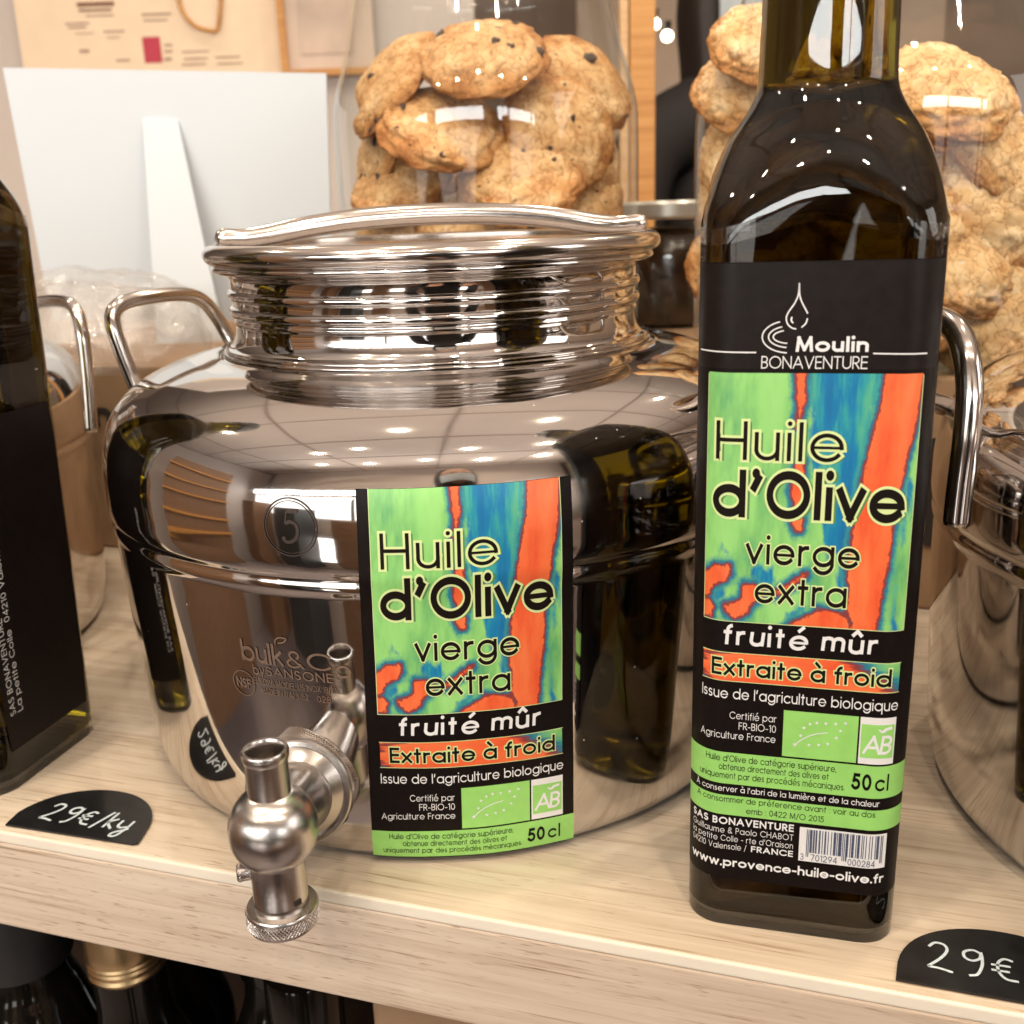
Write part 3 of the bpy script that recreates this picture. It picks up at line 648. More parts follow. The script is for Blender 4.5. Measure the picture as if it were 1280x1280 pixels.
spots2 = [
 (1180, 118, .500, .034, (.15, -.75, .6), 'large pale nut biscuit standing highest, right of the bottle neck'),
 (1228, 172, .505, .033, (.3, -.7, .62), 'pale nut biscuit with white pieces just under the highest one'),
 (1240, 250, .498, .034, (.35, -.8, .4), 'broad nut biscuit at mid height by the right picture edge'),
 (1196, 335, .490, .030, (0, -.8, .5), 'nut biscuit with a browned edge right beside the top of the bottle label'),
 (1262, 330, .510, .028, (.5, -.7, .3), 'darker nut biscuit low by the right picture edge'),
 (1232, 398, .490, .032, (.2, -.75, .6), 'nut biscuit lying on the bottom of the right jar'),
 (932, 112, .565, .031, (-.5, -.7, .5), 'nut biscuit seen left of the bottle neck, uppermost there'),
 (922, 182, .568, .030, (-.6, -.7, .35), 'nut biscuit left of the bottle shoulder against the glass'),
 (925, 255, .568, .030, (-.7, -.6, .3), 'nut biscuit half hidden by the left side of the bottle shoulder'),
 (960, 60, .550, .030, (-.2, -.6, .7), 'nut biscuit peeping out at the top behind the bottle neck, left'),
 (1050, 130, .510, .034, (0, -.7, .6), 'nut biscuit directly behind the bottle neck'),
 (1060, 230, .500, .034, (0, -.8, .5), 'nut biscuit directly behind the bottle shoulder'),
 (1120, 300, .490, .034, (.1, -.8, .4), 'nut biscuit behind the right part of the bottle shoulder'),
 (1110, 390, .490, .034, (.1, -.8, .5), 'nut biscuit hidden behind the upper label of the bottle'),
 (928, 335, .566, .031, (-.4, -.8, .4), 'nut biscuit hidden behind the left part of the black label'),
]
for i, (px, py, Y, r, n, lab) in enumerate(spots2):
    biscuit(i+1, CM2, keep_inside(px_at(px, py, Y+.004), r*.95, J2, .0960), r*.95, (n[0]+.35*sin(i*2.4), n[1], n[2]+.35*cos(i*1.9)), i*1.7, lab, 'nut biscuits in the right jar')
for i, (x, y, z, r, lab) in enumerate([(.03, .03, .12, .034, 'nut biscuit behind the highest one in the right jar'), (-.03, .03, .11, .034, 'nut biscuit at the back of the right jar, behind the bottle neck'), (0, .01, .05, .038, 'nut biscuit in the middle of the heap in the right jar'), (.045, .01, .06, .034, 'nut biscuit at the back right of the right jar'), (-.05, .01, .06, .034, 'nut biscuit at the back left of the right jar'), (.02, .05, .08, .035, 'nut biscuit furthest back in the right jar')]):
    biscuit(i+2, CM2, J2+Vector((x, y, z)), r, (x*6, -.4, .8), i*2.3, lab, 'nut biscuits in the right jar')
# small dark jar between the two
sj = empty('small_jar', (.118, .745, .1185)); tag(sj, 'small glass jar of dark preserve with a pale lid between the two biscuit jars', 'jar')
lathe('preserve', smooth_prof([(0, .001), (.028, .001), (.032, .008), (.032, .045), (.026, .060), (.018, .066), (0, .066)]), plain('dark_preserve', (.035, .018, .010), .25, .5, 60), sj, 64)
lathe('glass_wall', smooth_prof([(.03, 0), (.034, .006), (.034, .048), (.028, .064), (.022, .070)]), GLASS, sj, 64)
lathe('jar_lid', [(0, .072), (.036, .072), (.0375, .074), (.0375, .082), (.036, .084), (0, .084)], plain('pale_metal_lid', (.55, .53, .48), .3, .05, metal=.6), sj, 64, 30)
# low clear cover on the left
FILM = bpy.data.materials.new('clear_film'); FILM.use_nodes = True; nt = FILM.node_tree; nt.nodes.clear()
out = nt.nodes.new('ShaderNodeOutputMaterial'); tr = nt.nodes.new('ShaderNodeBsdfTransparent'); gl = nt.nodes.new('ShaderNodeBsdfGlossy'); gl.inputs[1].default_value = .12
df = nt.nodes.new('ShaderNodeBsdfDiffuse'); df.inputs[0].default_value = (.75, .72, .70, 1)
m1 = nt.nodes.new('ShaderNodeMixShader'); m1.inputs[0].default_value = .09; m2 = nt.nodes.new('ShaderNodeMixShader'); m2.inputs[0].default_value = .12
n = tex(nt, nscale=26, detail=5, rough=.6, dist=1.5); b_ = nt.nodes.new('ShaderNodeBump'); b_.inputs[0].default_value = .8; b_.inputs[1].default_value = .01
nt.links.new(n, b_.inputs['Height']); nt.links.new(b_.outputs[0], gl.inputs['Normal'])
nt.links.new(tr.outputs[0], m1.inputs[1]); nt.links.new(df.outputs[0], m1.inputs[2]); nt.links.new(m1.outputs[0], m2.inputs[1]); nt.links.new(gl.outputs[0], m2.inputs[2]); nt.links.new(m2.outputs[0], out.inputs[0])
dome = empty('plastic_bag', (-.262, .655, .1180)); tag(dome, 'crumpled clear plastic wrap bulging up in front of the white board', 'plastic bag')
for nm, sc_0, sd in (('outer_film', 1., 0), ('inner_film', .86, 9)):
    V, Fc = lathe_data(smooth_prof([(.082, 0), (.083, .010), (.076, .026), (.060, .042), (.034, .0515), (0, .055)]), 96)
    V = [Vector(v)*sc_0 for v in V]
    V = [v*(1+.10*noise.noise(v*22+Vector((sd, 0, 0)))+.05*(1-abs(noise.noise(v*60+Vector((sd, 3, 0)))*3))) for v in V]
    link(nm, V, Fc, FILM, dome, True)

# ================================================================== white board with its prop
wb = empty('white_board', (-.2232, .78, .1185)); tag(wb, 'blank white card board seen from behind with its folded prop, on the left', 'board')
pan = link('panel', *box_data(0, 0, 0, 1, 1, 1), WHITE, wb)
A = [px_at(x, y, .78)-wb.location for x, y in ((5, 85), (408, 92), (418, 400), (66, 400))]
V = [Vector((a.x, -.002, a.z)) for a in A]+[Vector((a.x, .002, a.z)) for a in A]
pan.data.clear_geometry(); pan.data.from_pydata([tuple(v) for v in V], [], [(0, 1, 2, 3)[::-1], (4, 5, 6, 7), (0, 4, 5, 1)[::-1], (1, 5, 6, 2)[::-1], (2, 6, 7, 3)[::-1], (3, 7, 4, 0)[::-1]]); pan.data.update()
P = [px_at(178, 148, .776), px_at(222, 151, .776), px_at(282, 430, .735), px_at(196, 430, .735)]
P = [a-wb.location for a in P]; th = Vector((0, .0022, 0))
V = [a for a in P]+[a+th for a in P]
strut = link('prop', V, [(3, 2, 1, 0), (4, 5, 6, 7), (0, 1, 5, 4), (1, 2, 6, 5), (2, 3, 7, 6), (3, 0, 4, 7)], WHITE, wb)

# ================================================================== STEEL CANISTER
CC = Vector((-.0262, .4050, .0004))
can = empty('steel_canister', CC); tag(can, 'large polished steel oil canister with a lid, a tap and a colourful label', 'canister')
body_prof = smooth_prof([(.0838, .1516), (.0865, .1508), (.096, .1493), (.106, .1463), (.1156, .1413), (.1230, .1342), (.1271, .125), (.1289, .1145), (.1292, .1045)], 6)+\
    [(.1290, .1012), (.1285, .0996), (.1277, .0988), (.1276, .0978), (.1280, .0968), (.1283, .0956), (.1281, .0942), (.1275, .0930)]+\
    smooth_prof([(.1275, .0918), (.1269, .075), (.1256, .05), (.1241, .022), (.1226, .009), (.1205, .0028), (.1165, .0002)], 6)+[(.05, .0), (0, .0)]
body = lathe('body', body_prof, STEEL, can, 256, 50)
def bead(r, z, h, d, n=8, sgn=1):   # half-round moulding on a cylinder of radius r, centred at height z
    return [(r+sgn*d*sin(pi*i/n), z+h*cos(pi*i/n)) for i in range(n+1)]
neck_prof = [(.0795, .1850), (.0812, .1846)]+bead(.0800, .1826, .0018, .0031, 10)+[(.0790, .1802), (.0775, .1794), (.0769, .1784), (.0768, .1752)]+bead(.0768, .1732, .0019, .0014)+[(.0767, .1704), (.0767, .1692)]+\
    bead(.0767, .1672, .0019, .0014)+[(.0766, .1648), (.0770, .1642), (.0770, .1632), (.0764, .1626)]+\
    [(.0764+.0034*(1-cos(pi/2*t/10)), .1622-.0079*sin(pi/2*t/10)) for t in range(11)]+bead(.0805, .1533, .0008, .0003, 5)+bead(.0818, .1521, .0008, .0003, 5)+[(.0828, .1513)]+[(.0838, .1508)]+bead(.0840, .1503, .0007, .0009, 6)
lathe('neck', neck_prof, STEEL, can, 256, 60)
lid_prof = [(0, .1890), (.060, .1890), (.076, .1884), (.0785, .1890)]+[(.0812+.0045*sin(R(a)), .1874+.0037*cos(R(a))) for a in range(-40, 215, 12)]+[(.078, .1844)]
lid = lathe('lid', lid_prof, STEEL_T, can, 192, 50)
lathe('seal', [(.0790, .1850), (.0826, .1850), (.0828, .1842), (.0790, .1842)], SEAL, can, 128)
pth = catmull([Vector((x, -.002, z)) for x, z in ((-.0826, .1928), (-.0795, .1931), (-.0755, .1930), (-.0700, .1928), (-.0620, .1936), (-.045, .1963), (-.024, .1984), (0, .1991), (.024, .1984), (.045, .1963), (.0610, .1936), (.0690, .1928), (.0745, .1930), (.0785, .1931), (.0814, .1928))], 6)
n = len(pth); rads = []
for i in range(n):
    e = min(i, n-1-i)/6; rads.append(float(np.interp(e, [0, .25, .6, 1.2, 2.2, 3.0, 4.5], [.0008, .0022, .0032, .0036, .0034, .0035, .0040])))
V, Fc = tube_data(pth, rads, 24); link('lid_handle', V, Fc, STEEL_T, can, True, 50)
def side_handle(parent, rz=0, mirror=False, flip=1):
    P = [(-.1250, .0165, .1270), (-.1272, .0160, .1370), (-.1302, .0155, .1490), (-.1322, .0157, .1590), (-.1325, .0180, .1650), (-.1300, .0235, .1684), (-.1250, .033, .1696), (-.1180, .047, .1697), (-.1125, .0575, .1684), (-.1085, .0650, .1645), (-.1050, .0700, .1570), (-.1012, .0712, .148), (-.097, .069, .140)]
    P = [Vector(p) for p in P]
    M = Matrix.Rotation(rz, 3, 'Z'); P = [M @ p for p in P]
    V, Fc = tube_data(catmull(P, 8), .0031, 20); return link('handle', V, Fc, STEEL_T, parent, True)
_bz = sorted([(z, r) for r, z in body_prof if r > .08]); _bzz = [a[0] for a in _bz]; _brr = [a[1] for a in _bz]
def body_r(z): return float(np.interp(z, _bzz, _brr))
_lz = np.arange(-.006, .134, .0005); _lb = np.array([body_r(max(z, .0015)) for z in _lz])
_lm = np.array([_lb[max(0, i-6):i+7].max() for i in range(len(_lb))]); _kn = np.hanning(15); _kn /= _kn.sum()
_ls = np.convolve(np.pad(_lm, 7, mode='edge'), _kn, 'valid'); _ls = np.where(_lz > .112, _lb, _ls)
_ls = np.convolve(np.pad(_ls, 7, mode='edge'), _kn, 'valid')+.00035
def label_r(z): return float(np.interp(z, _lz, _ls))
side_handle(can); side_handle(can, pi+R(-4))

# ---- the tap
az = R(-104.0); dr = Vector((cos(az), sin(az), 0))
FO = Vector((cos(R(-110)), sin(R(-110)), 0))*.1238+Vector((0, 0, .0275))
def axis_lathe(name, prof, origin, axis, mat, parent, seg=96, sharp=35, knurl=None):
    V, Fc = lathe_data(prof, seg)
    q = Vector(axis).to_track_quat('Z', 'Y').to_matrix(); V = [q @ Vector(v)+Vector(origin) for v in V]
    return link(name, V, Fc, mat, parent, True, sharp)
TO = Vector((-.0447, -.1500, .0338))
da_ = (TO-FO).normalized()
tap = axis_lathe('tap', smooth_prof([(0, .0128), (.0052, .0118), (.0093, .0089), (.0119, .0046), (.0127, 0), (.0121, -.0044), (.0100, -.0082), (.0080, -.0102)], 5)+[(.0078, -.0102), (.0078, -.0262), (.0080, -.0265)], TO, (0, 0, 1), BRUSHED, can)
def knurled(name, prof, origin, axis, parent, z0, z1, r, nk=90):
    o = axis_lathe(name, prof, origin, axis, BRUSHED, parent); 
    V, Fc = [], []; q = Vector(axis).to_track_quat('Z', 'Y').to_matrix()
    for i in range(nk):   # raised slanted ridges of the grip
        for s in (1, -1):
            a = 2*pi*i/nk; da = s*(z1-z0)/r*.8; w = .0011/r*.35
            pts = []
            for (zz, aa) in ((z0, a), (z1, a+da)):
                for (dw, rr) in ((-w, r-.0001), (0, r+.00022), (w, r-.0001)):
                    pts.append(q @ Vector((rr*cos(aa+dw), rr*sin(aa+dw), zz))+Vector(origin))
            n = len(V); V += pts; Fc += [(n, n+1, n+4, n+3), (n+1, n+2, n+5, n+4)]
    g_ = link('knurling', V, Fc, KNURL, o, kind='stuff'); return o
tf = knurled('tap_flange', [(0, .0005), (.0118, .0005), (.0163, .0012), (.0168, .0018), (.0168, .0082), (.0163, .0088), (.0150, .0090), (.0146, .0086), (.0142, .0090), (.0116, .0122), (.0112, .0122), (.0108, .0160), (.0092, .0260)], FO, da_, can, .0022, .0078, .0168, 110)
axis_lathe('gasket', [(.010, 0), (.0176, 0), (.0178, .0008), (.0172, .0014), (.010, .0014)], FO-da_*.0002, da_, plain('black_gasket', (.02, .016, .015), .5), tf)
sp = axis_lathe('spout', [(.0066, .0065), (.0063, .0090), (.00605, .0105), (.0060, .0215), (.0064, .0220), (.0066, .0228), (.0066, .0244), (.0062, .0250), (.0055, .0249), (.0052, .0243), (.0050, .0232), (.0050, .010), (0, .010)], TO, (0, 0, 1), BRUSHED, can)
kb = knurled('tap_knob', [(0, -.0318), (.0088, -.0318), (.0100, -.0312), (.0104, -.0304), (.0104, -.0258), (.0100, -.0252), (.0080, -.0250), (.0079, -.0230)], TO, (0, 0, 1), can, -.0300, -.0262, .0104, 60)
sc_ = knurled('grip_screw', [(0, 0), (.0024, 0), (.0026, .0004), (.0026, .0042), (.0022, .0046), (0, .0046)], TO+Vector((-.0072, .0, -.0140)), (-1, -.25, 0), can, .0006, .004, .0026, 18)
V, Fc = box_data(0, 0, 0, .0022, .0006, .0016); slot = link('slot', V, Fc, M_dark, kb); slot.location = TO+Vector((.0060, -.0053, -.0215)); slot.rotation_euler = (0, 0, R(48))

# neighbours of the same make: copies of the canister without label and tap
def copy_vessel(loc, rz, label, flipx=False):
    c = can.copy(); COL.objects.link(c); c.location = loc; c.rotation_euler = (0, 0, rz); c['label'] = label
    for ch in list(can.children):
        if ch.name.split('.')[0] in ('body', 'neck', 'lid', 'lid_handle', 'handle', 'seal'):
            d = ch.copy(); COL.objects.link(d); d.parent = c
    return c
c2 = copy_vessel((.2675, .300, .0004), 0, 'polished steel canister cut off by the right edge, its looped handle towards the bottle')
for ch in list(c2.children):
    if ch.name.startswith('handle'): bpy.data.objects.remove(ch)
pth = [px_at(x, y, Y)-Vector(c2.location) for x, y, Y in ((1195, 655, .262), (1200, 610, .262), (1208, 545, .262), (1212, 485, .264), (1206, 438, .268), (1192, 410, .276), (1165, 396, .290), (1130, 398, .31), (1112, 430, .325), (1112, 480, .332))]+[Vector((-.112, .050, .128))]
V, Fc = tube_data(catmull(pth, 8), .0035, 20); link('handle', V, Fc, STEEL_T, c2, True)
c3 = copy_vessel((-.340, .490, .0004), R(203), 'steel canister mostly hidden behind the dark bottle on the left, one handle showing')
for ch in list(c3.children):
    if ch.name.startswith('handle'): bpy.data.objects.remove(ch)
pth = [px_at(x, y, Y)-Vector(c3.location) for x, y, Y in ((114, 540, .462), (111, 495, .464), (107, 450, .466), (102, 412, .468), (94, 386, .472), (80, 377, .48), (50, 378, .50), (20, 388, .52), (8, 430, .535))]+[Vector((.070, .100, .136))]
V, Fc = tube_data(catmull([Matrix.Rotation(-R(203), 3, 'Z') @ q for q in pth], 8), .0030, 20); link('handle', V, Fc, STEEL_T, c3, True)
can['group'] = 'polished steel oil canisters'
for o in COL.objects:
    if o.name.startswith('steel_canister'): o['group'] = 'polished steel oil canisters'

# ================================================================== labels
def sdist(P, poly):
    x, y = P; inside = False; dm = 9.
    n = len(poly)
    for i in range(n):
        x1, y1 = poly[i]; x2, y2 = poly[(i+1) % n]
        if (y1 > y) != (y2 > y) and x < (x2-x1)*(y-y1)/(y2-y1)+x1: inside = not inside
        dx, dy = x2-x1, y2-y1; t = max(0, min(1, ((x-x1)*dx+(y-y1)*dy)/(dx*dx+dy*dy+1e-12)))
        d = math.hypot(x-x1-t*dx, y-y1-t*dy); dm = min(dm, d)
    return -dm if inside else dm
RIVER = [(.836, -.05), (1.0, -.05), (.992, .05), (.983, .18), (.962, .25), (.945, .32), (.93, .40), (.915, .50), (.905, .58), (.898, .68), (.892, .76), (.875, .85), (.868, .93), (.86, 1.05), (.755, 1.05), (.748, .97), (.722, .93), (.728, .86), (.712, .78), (.712, .72), (.728, .60), (.742, .48), (.758, .38), (.778, .28), (.795, .2), (.82, .1)]
ORANGE = [RIVER, [(.427, -.05), (.465, -.05), (.462, .05), (.466, .10), (.452, .15), (.445, .20), (.43, .20), (.438, .12), (.425, .05)],
          [(.44, .34), (.47, .33), (.478, .42), (.482, .5), (.478, .6), (.45, .61), (.43, .57), (.44, .5), (.42, .45)],
          [(-.05, .82), (.0, .81), (.06, .77), (.13, .765), (.135, .80), (.11, .825), (.05, .85), (.02, .90), (-.05, .90)],
          [(-.05, .925), (.03, .92), (.05, .95), (.04, .99), (-.05, .98)],
          [(.205, .845), (.26, .84), (.28, .865), (.32, .875), (.27, .905), (.235, .925), (.225, .96), (.17, .985), (.125, .965), (.11, .935), (.17, .92), (.20, .895)],
          [(.40, 1.03), (.47, .985), (.55, .955), (.585, .93), (.64, .935), (.71, .95), (.735, .985), (.73, 1.05)],
          [(.36, .872), (.44, .825), (.51, .782), (.515, .788), (.45, .835), (.365, .878)], [(.845, .80), (.87, .79), (.868, .86), (.85, .85)]]
BLUE = [[(.475, -.08), (.84, -.08), (.79, .2), (.757, .38), (.728, .6), (.712, .75), (.73, .86), (.72, .93), (.70, .88), (.665, .75), (.62, .68), (.575, .60), (.56, .45), (.535, .35), (.50, .22)],
        [(.97, .27), (1.0, .22), (.985, .45), (.965, .7), (.95, 1.05), (.925, 1.05), (.935, .75), (.95, .45)],
        [(.10, .70), (.16, .69), (.19, .73), (.14, .74)], [(.27, .79), (.34, .77), (.36, .82), (.31, .85)], [(.42, .95), (.50, .91), (.56, .90), (.50, .95), (.43, 1.0)], [(.02, .90), (.10, .865), (.12, .89), (.05, .93)]]
def art_panel(name, x0, x1, z0, z1, fn, off, parent, nx=72, ny=110, crop=None):
    V, Fc, UV, DO, DB = [], [], [], [], []
    a0, a1, b0, b1 = crop or (0, 1, 0, 1)
    for j in range(ny+1):
        for i in range(nx+1):
            u, v = i/nx, j/ny; V.append(fn(x0+(x1-x0)*u, z1-(z1-z0)*v, off))
            uu, vv = a0+(a1-a0)*u, b0+(b1-b0)*v; UV.append((uu, vv, 0))
            DO.append(min(sdist((uu, vv), p) for p in ORANGE)); DB.append(min(sdist((uu, vv), p) for p in BLUE))
    for j in range(ny):
        for i in range(nx):
            a = j*(nx+1)+i; Fc.append((a, a+nx+1, a+nx+2, a+1))
    o = link(name, V, Fc, ART, parent, True)
    for nm, dat in (('d_orange', DO), ('d_blue', DB)):
        at = o.data.attributes.new(nm, 'FLOAT', 'POINT'); at.data.foreach_set('value', dat)
    at = o.data.attributes.new('art_uv', 'FLOAT_VECTOR', 'POINT'); at.data.foreach_set('vector', [c for q in UV for c in q])
    return o
def sheet(name, x0, x1, z0, z1, fn, off, mat, parent, nx=60, ny=80, corner=0., bow=0.):
    V, Fc = [], []
    for j in range(ny+1):
        z = z0+(z1-z0)*j/ny; d = min(z-z0, z1-z); ins = corner-math.sqrt(max(0, corner**2-(corner-d)**2)) if d < corner else 0
        for i in range(nx+1):
            V.append(fn(x0+ins+(x1-x0-2*ins)*i/nx, z, off))
    for j in range(ny):
        for i in range(nx): a = j*(nx+1)+i; Fc.append((a, a+1, a+nx+2, a+nx+1))
    return link(name, V, Fc, mat, parent, True)

def product_label(parent, fn, bottle, fine):
    """the olive oil label; fn maps label millimetres to the surface"""
    L = .06e-3 if bottle else .085e-3
    if bottle:
        lab = sheet('label', -33.5, 33.5, -30, 155, fn, 0, LBL, parent, 90, 120, 1.2)
        top = sheet('header_sheen', -33.2, 33.2, 127.5, 154.7, fn, L*.5, LBL_SHEEN, lab, 90, 20, 1.2)  # paler sheet that paints the sheen over the label's top
    else:
        lab = sheet('label', -31, 31, 2.4, 125.9, fn, 0, LBL, parent, 60, 170)
    art_panel('artwork', -27.3, 27.3, 55.4, 125.8 if not bottle else 126.4, fn, L, lab)
    art_panel('artwork_strip', -27.3, 27.3, 36.7, 45.5, fn, L, lab, 60, 12, (0.72, .92, .99, .55))
    edge = Print()
    for x in (-27.5, 27.3): edge.rect(x, x+.2, 55.3, 126, 1, 60)
    for z in (55.2, 36.5, 45.5): edge.rect(-27.5, 27.5, z, z+.2, 60, 1)
    edge.build('thin_border', fn, L*1.6, INKY, lab)
    # pale halo, then the lettering
    W = [('Huile', -24.6, 8.6, 102.7, 10.7, .075, .14, .10), ("d’Olive", -25.2, 24.8, 86.4, 13.6, .132, .085, .085),
         ('vierge', -15.8, 14.4, 73.0, 8.4, .105, .11, .07), ('extra', -13.0, 11.6, 61.4, 8.2, .105, .11, .07), ('Extraite à froid', -24.4, 24.9, 38.4, 5.5, .125, .09, .10)]
    halo = Print(); ink = Print()
    for t, x0, x1, y, cp, w, tr, ex in W:
        halo.text(t, x0, x1, y, cp, w, tr, ex); 
        if cp > 9: halo_sh = None
        ink.text(t, x0, x1, y, cp, w, tr)
    sh = Print()
    for t, x0, x1, y, cp, w, tr, ex in W[:2]: sh.text(t, x0+1.0, x1+1.0, y-.35, cp, w, tr, .02)
    halo.build('lettering_halo', fn, L*2.2, INKY, lab, 3., 'stuff')
    sh.build('lettering_shadow', fn, L*1.6, plain('green_shadow_print', (.09, .24, .07), .4), lab, 3., 'stuff')
    ink.build('black_lettering', fn, L*3.4, INKB, lab, 3., 'stuff')
    wt = Print()
    wt.text('fruité mûr', -21.6, 20.6, 47.9, 6.6, .12, .13, .0, .07, capst=.6, wob=.03)
    wt.text("Issue de l'agriculture biologique", -27.4, 27.5, 31.0, 3.5, .085, .10)
    for t, y, x0 in (('Certifié par', 24.6, -18.9), ('FR-BIO-10', 21.3, -16.2), ('Agriculture France', 18.0, -27.6)): wt.text(t, x0, -5.6, y, 2.35, .075, .11)
    gp = Print(); gp.rect(-3.6, 17.0, 14.0, 28.8, 20, 4)
    wt2 = Print(); wt2.rect(17.5, 27.4, 14.0, 28.8, 10, 4)
    for u, v in [(.17, .70), (.24, .50), (.28, .33), (.36, .24), (.45, .20), (.57, .20), (.70, .19), (.83, .16), (.77, .33), (.72, .48), (.61, .62), (.49, .66), (.36, .68)]:
        cx, cy = -3.6+20.6*u, 28.8-15.3*v; r = .62 if (u, v) != (.17, .70) else .8
        pts = [(cx+(r if q % 2 == 0 else r*.42)*sin(q*pi/5), cy+(r if q % 2 == 0 else r*.42)*cos(q*pi/5)) for q in range(10)]
        for q in range(5):
            wt.add([(cx, cy), pts[(2*q-1) % 10], pts[2*q], pts[(2*q+1) % 10]], [(0, 1, 2), (0, 2, 3)])
    wt.line([(-3.6+20.6*u, 28.8-15.3*v) for u, v in ((.17, .70), (.24, .60), (.34, .50), (.46, .43), (.60, .39))], .30)
    g2 = Print(); g2.rect(17.9, 27.0, 16.0, 26.6, 8, 2)
    wab = Print(); wab.text('AB', 18.5, 26.2, 17.3, 6.0, .11, -.04, 0, .12)
    wab.line([(23.6, 24.4), (24.6, 25.3), (26.2, 25.6)], .9); wab.line([(22.6, 25.2), (23.6, 24.2)], .5)
    band = Print(); band.rect(-31.0 if not bottle else -33.5, 31.0 if not bottle else 33.5, 2.9, 13.4, 60, 10)
    bt = Print()
    for t, x0, x1, y in (("Huile d'Olive de catégorie supérieure,", -25.6, 11.8, 10.4), ('obtenue directement des olives et', -21.6, 9.8, 7.6), ('uniquement par des procédés mécaniques.', -27.6, 14.4, 4.7)): bt.text(t, x0, x1, y, 2.15, .08, .10)
    bt.text('50', 16.2, 21.6, 5.4, 5.4, .15, .10); bt.text('cl', 22.6, 26.5, 5.4, 5.4, .11, .16)
    if bottle:
        band.rect(-33.5, 33.5, -7.7, -1.0, 60, 2)
        wt.text('À conserver à l\'abri de la lumière et de la chaleur', -29.0, 24.2, .3, 2.0, .09, .10)
        bt.text('A consommer de préference avant : voir au dos', -28.6, 23.3, -3.3, 2.0, .08, .10); bt.text('emb : 0422 M/O 2015', -13.2, 9.2, -6.6, 2.0, .08, .10)
        for t, x1, y, cp, w in (('SAS BONAVENTURE', .8, -11.0, 2.5, .15), ('Guillaume & Paolo CHABOT', .8, -14.0, 2.1, .075), ("la petite Colle - rte d'Oraison", .8, -16.8, 2.1, .075)): wt.text(t, -30.2, x1, y, cp, w, .12)
        wt.text('04210 Valensole /', -30.2, -12.8, -19.6, 2.1, .075, .12); wt.text('FRANCE', -11.4, .9, -19.6, 2.1, .14, .12)
        wt.text('www.provence-huile-olive.fr', -30.4, 27.2, -25.6, 3.2, .14, .085)
        wt2.rect(2.5, 27.4, -20.6, -9.0, 20, 3)
        nv = Print(); bits = '101'+'0111011011001100100110010001001110101111'[:42]+'01010'+'111001011100101110010100100010010001011100'[:42]+'101'
        m = len(bits); bw = 21.6/m
        for i, b in enumerate(bits):
            if b == '1': lo = -18.9 if i < 3 or i > m-4 or abs(i-m/2) < 3 else -17.4; nv.rect(4.6+i*bw, 4.6+(i+1)*bw*1.0-.03, lo, -9.5)
        nv.text('3', 3.0, 4.0, -20.1, 2.2, .08); nv.text('701294', 6.0, 13.6, -20.1, 2.2, .08); nv.text('000284', 16.6, 24.2, -20.1, 2.2, .08)
        nv.build('barcode', fn, L*3.4, INKN, lab, 4., 'stuff')
        # mill emblem: drop, ripples, name
        wt.text('Moulin', -4.8, 13.2, 132.0, 4.0, .15, .09, 0, 0); wt.text('BONAVENTURE', -13.4, 13.2, 127.6, 3.3, .07, .08)
        wt.line([(-31.0, 132.0), (-23, 131.9), (-14.8, 131.8)], .38); wt.line([(14.4, 131.6), (21, 131.5), (27.8, 131.4)], .38)
        dp = [(-4.6, 149.6), (-4.75, 146.6), (-5.6, 144.4), (-6.9, 142.4), (-7.5, 140.8), (-7.1, 139.2), (-6.0, 138.2), (-4.9, 137.9)]
        wt.line([tuple(q) for q in smooth_prof(dp, 4)], .36); wt.line([tuple(q) for q in smooth_prof([(-4.6, 149.6), (-4.4, 146.6), (-3.7, 144.6), (-2.6, 142.6), (-2.2, 141.8)], 4)], .36)
        wt.line([tuple(q) for q in smooth_prof([(-2.2, 140.6), (-2.6, 139.3), (-3.6, 138.3)], 4)], .36); wt.line([tuple(q) for q in smooth_prof([(-6.1, 141.0), (-6.2, 140.1), (-5.7, 139.4)], 4)], .42)
        for dx, rx, ry, a1 in ((0, 7.0, 4.2, 265), (1.7, 5.4, 2.8, 262), (3.2, 4.2, 1.7, 262)):
            wt.line([(-6.4+rx*cos(R(a)), 136.0+ry*sin(R(a))-.1) for a in np.linspace(112, a1, 14)], .34)
    gp.build('green_panel', fn, L, GREEN, lab); wt2.build('white_panel', fn, L, INKW, lab, None, 'stuff'); g2.build('certificate_green', fn, L*2, GREEN, lab)
    wab.build('certificate_letters', fn, L*3.2, INKW, lab, 3., 'stuff')
    band.build('green_band', fn, L, GREEN, lab, None, 'stuff' if bottle else None); bt.build('band_lettering', fn, L*2.4, INKB, lab, 3., 'stuff'); wt.build('white_lettering', fn, L*3.0, INKW, lab, 3., 'stuff')
    return lab

RL = [(0, .1212), (5, .1232), (9, .1240), (22, .1253), (50, .1265), (75, .1272), (92, .1278), (97, .1287), (101, .1291), (104.5, .1292), (114, .1286), (123.5, .1266), (126, .1257), (127, .1252)]
RLx = [a for a, b in RL]; RLy = [b for a, b in RL]
def can_fn(x, z, off):
    r0 = label_r(z/1000); r = r0+off+.00010*math.sin(x*.21+z*.09)+.00010*math.sin(z*.17+x*.05)+.00022*math.exp(-((z-99)/3.)**2)-.00012*math.exp(-((z-92)/2.5)**2)
    th = R(-84.0-(126-z)/123*1.05)+x/1000*(1+.055*(126-z)/123)/r0
    return (r*cos(th), r*sin(th), z/1000)
product_label(can, can_fn, False, True)

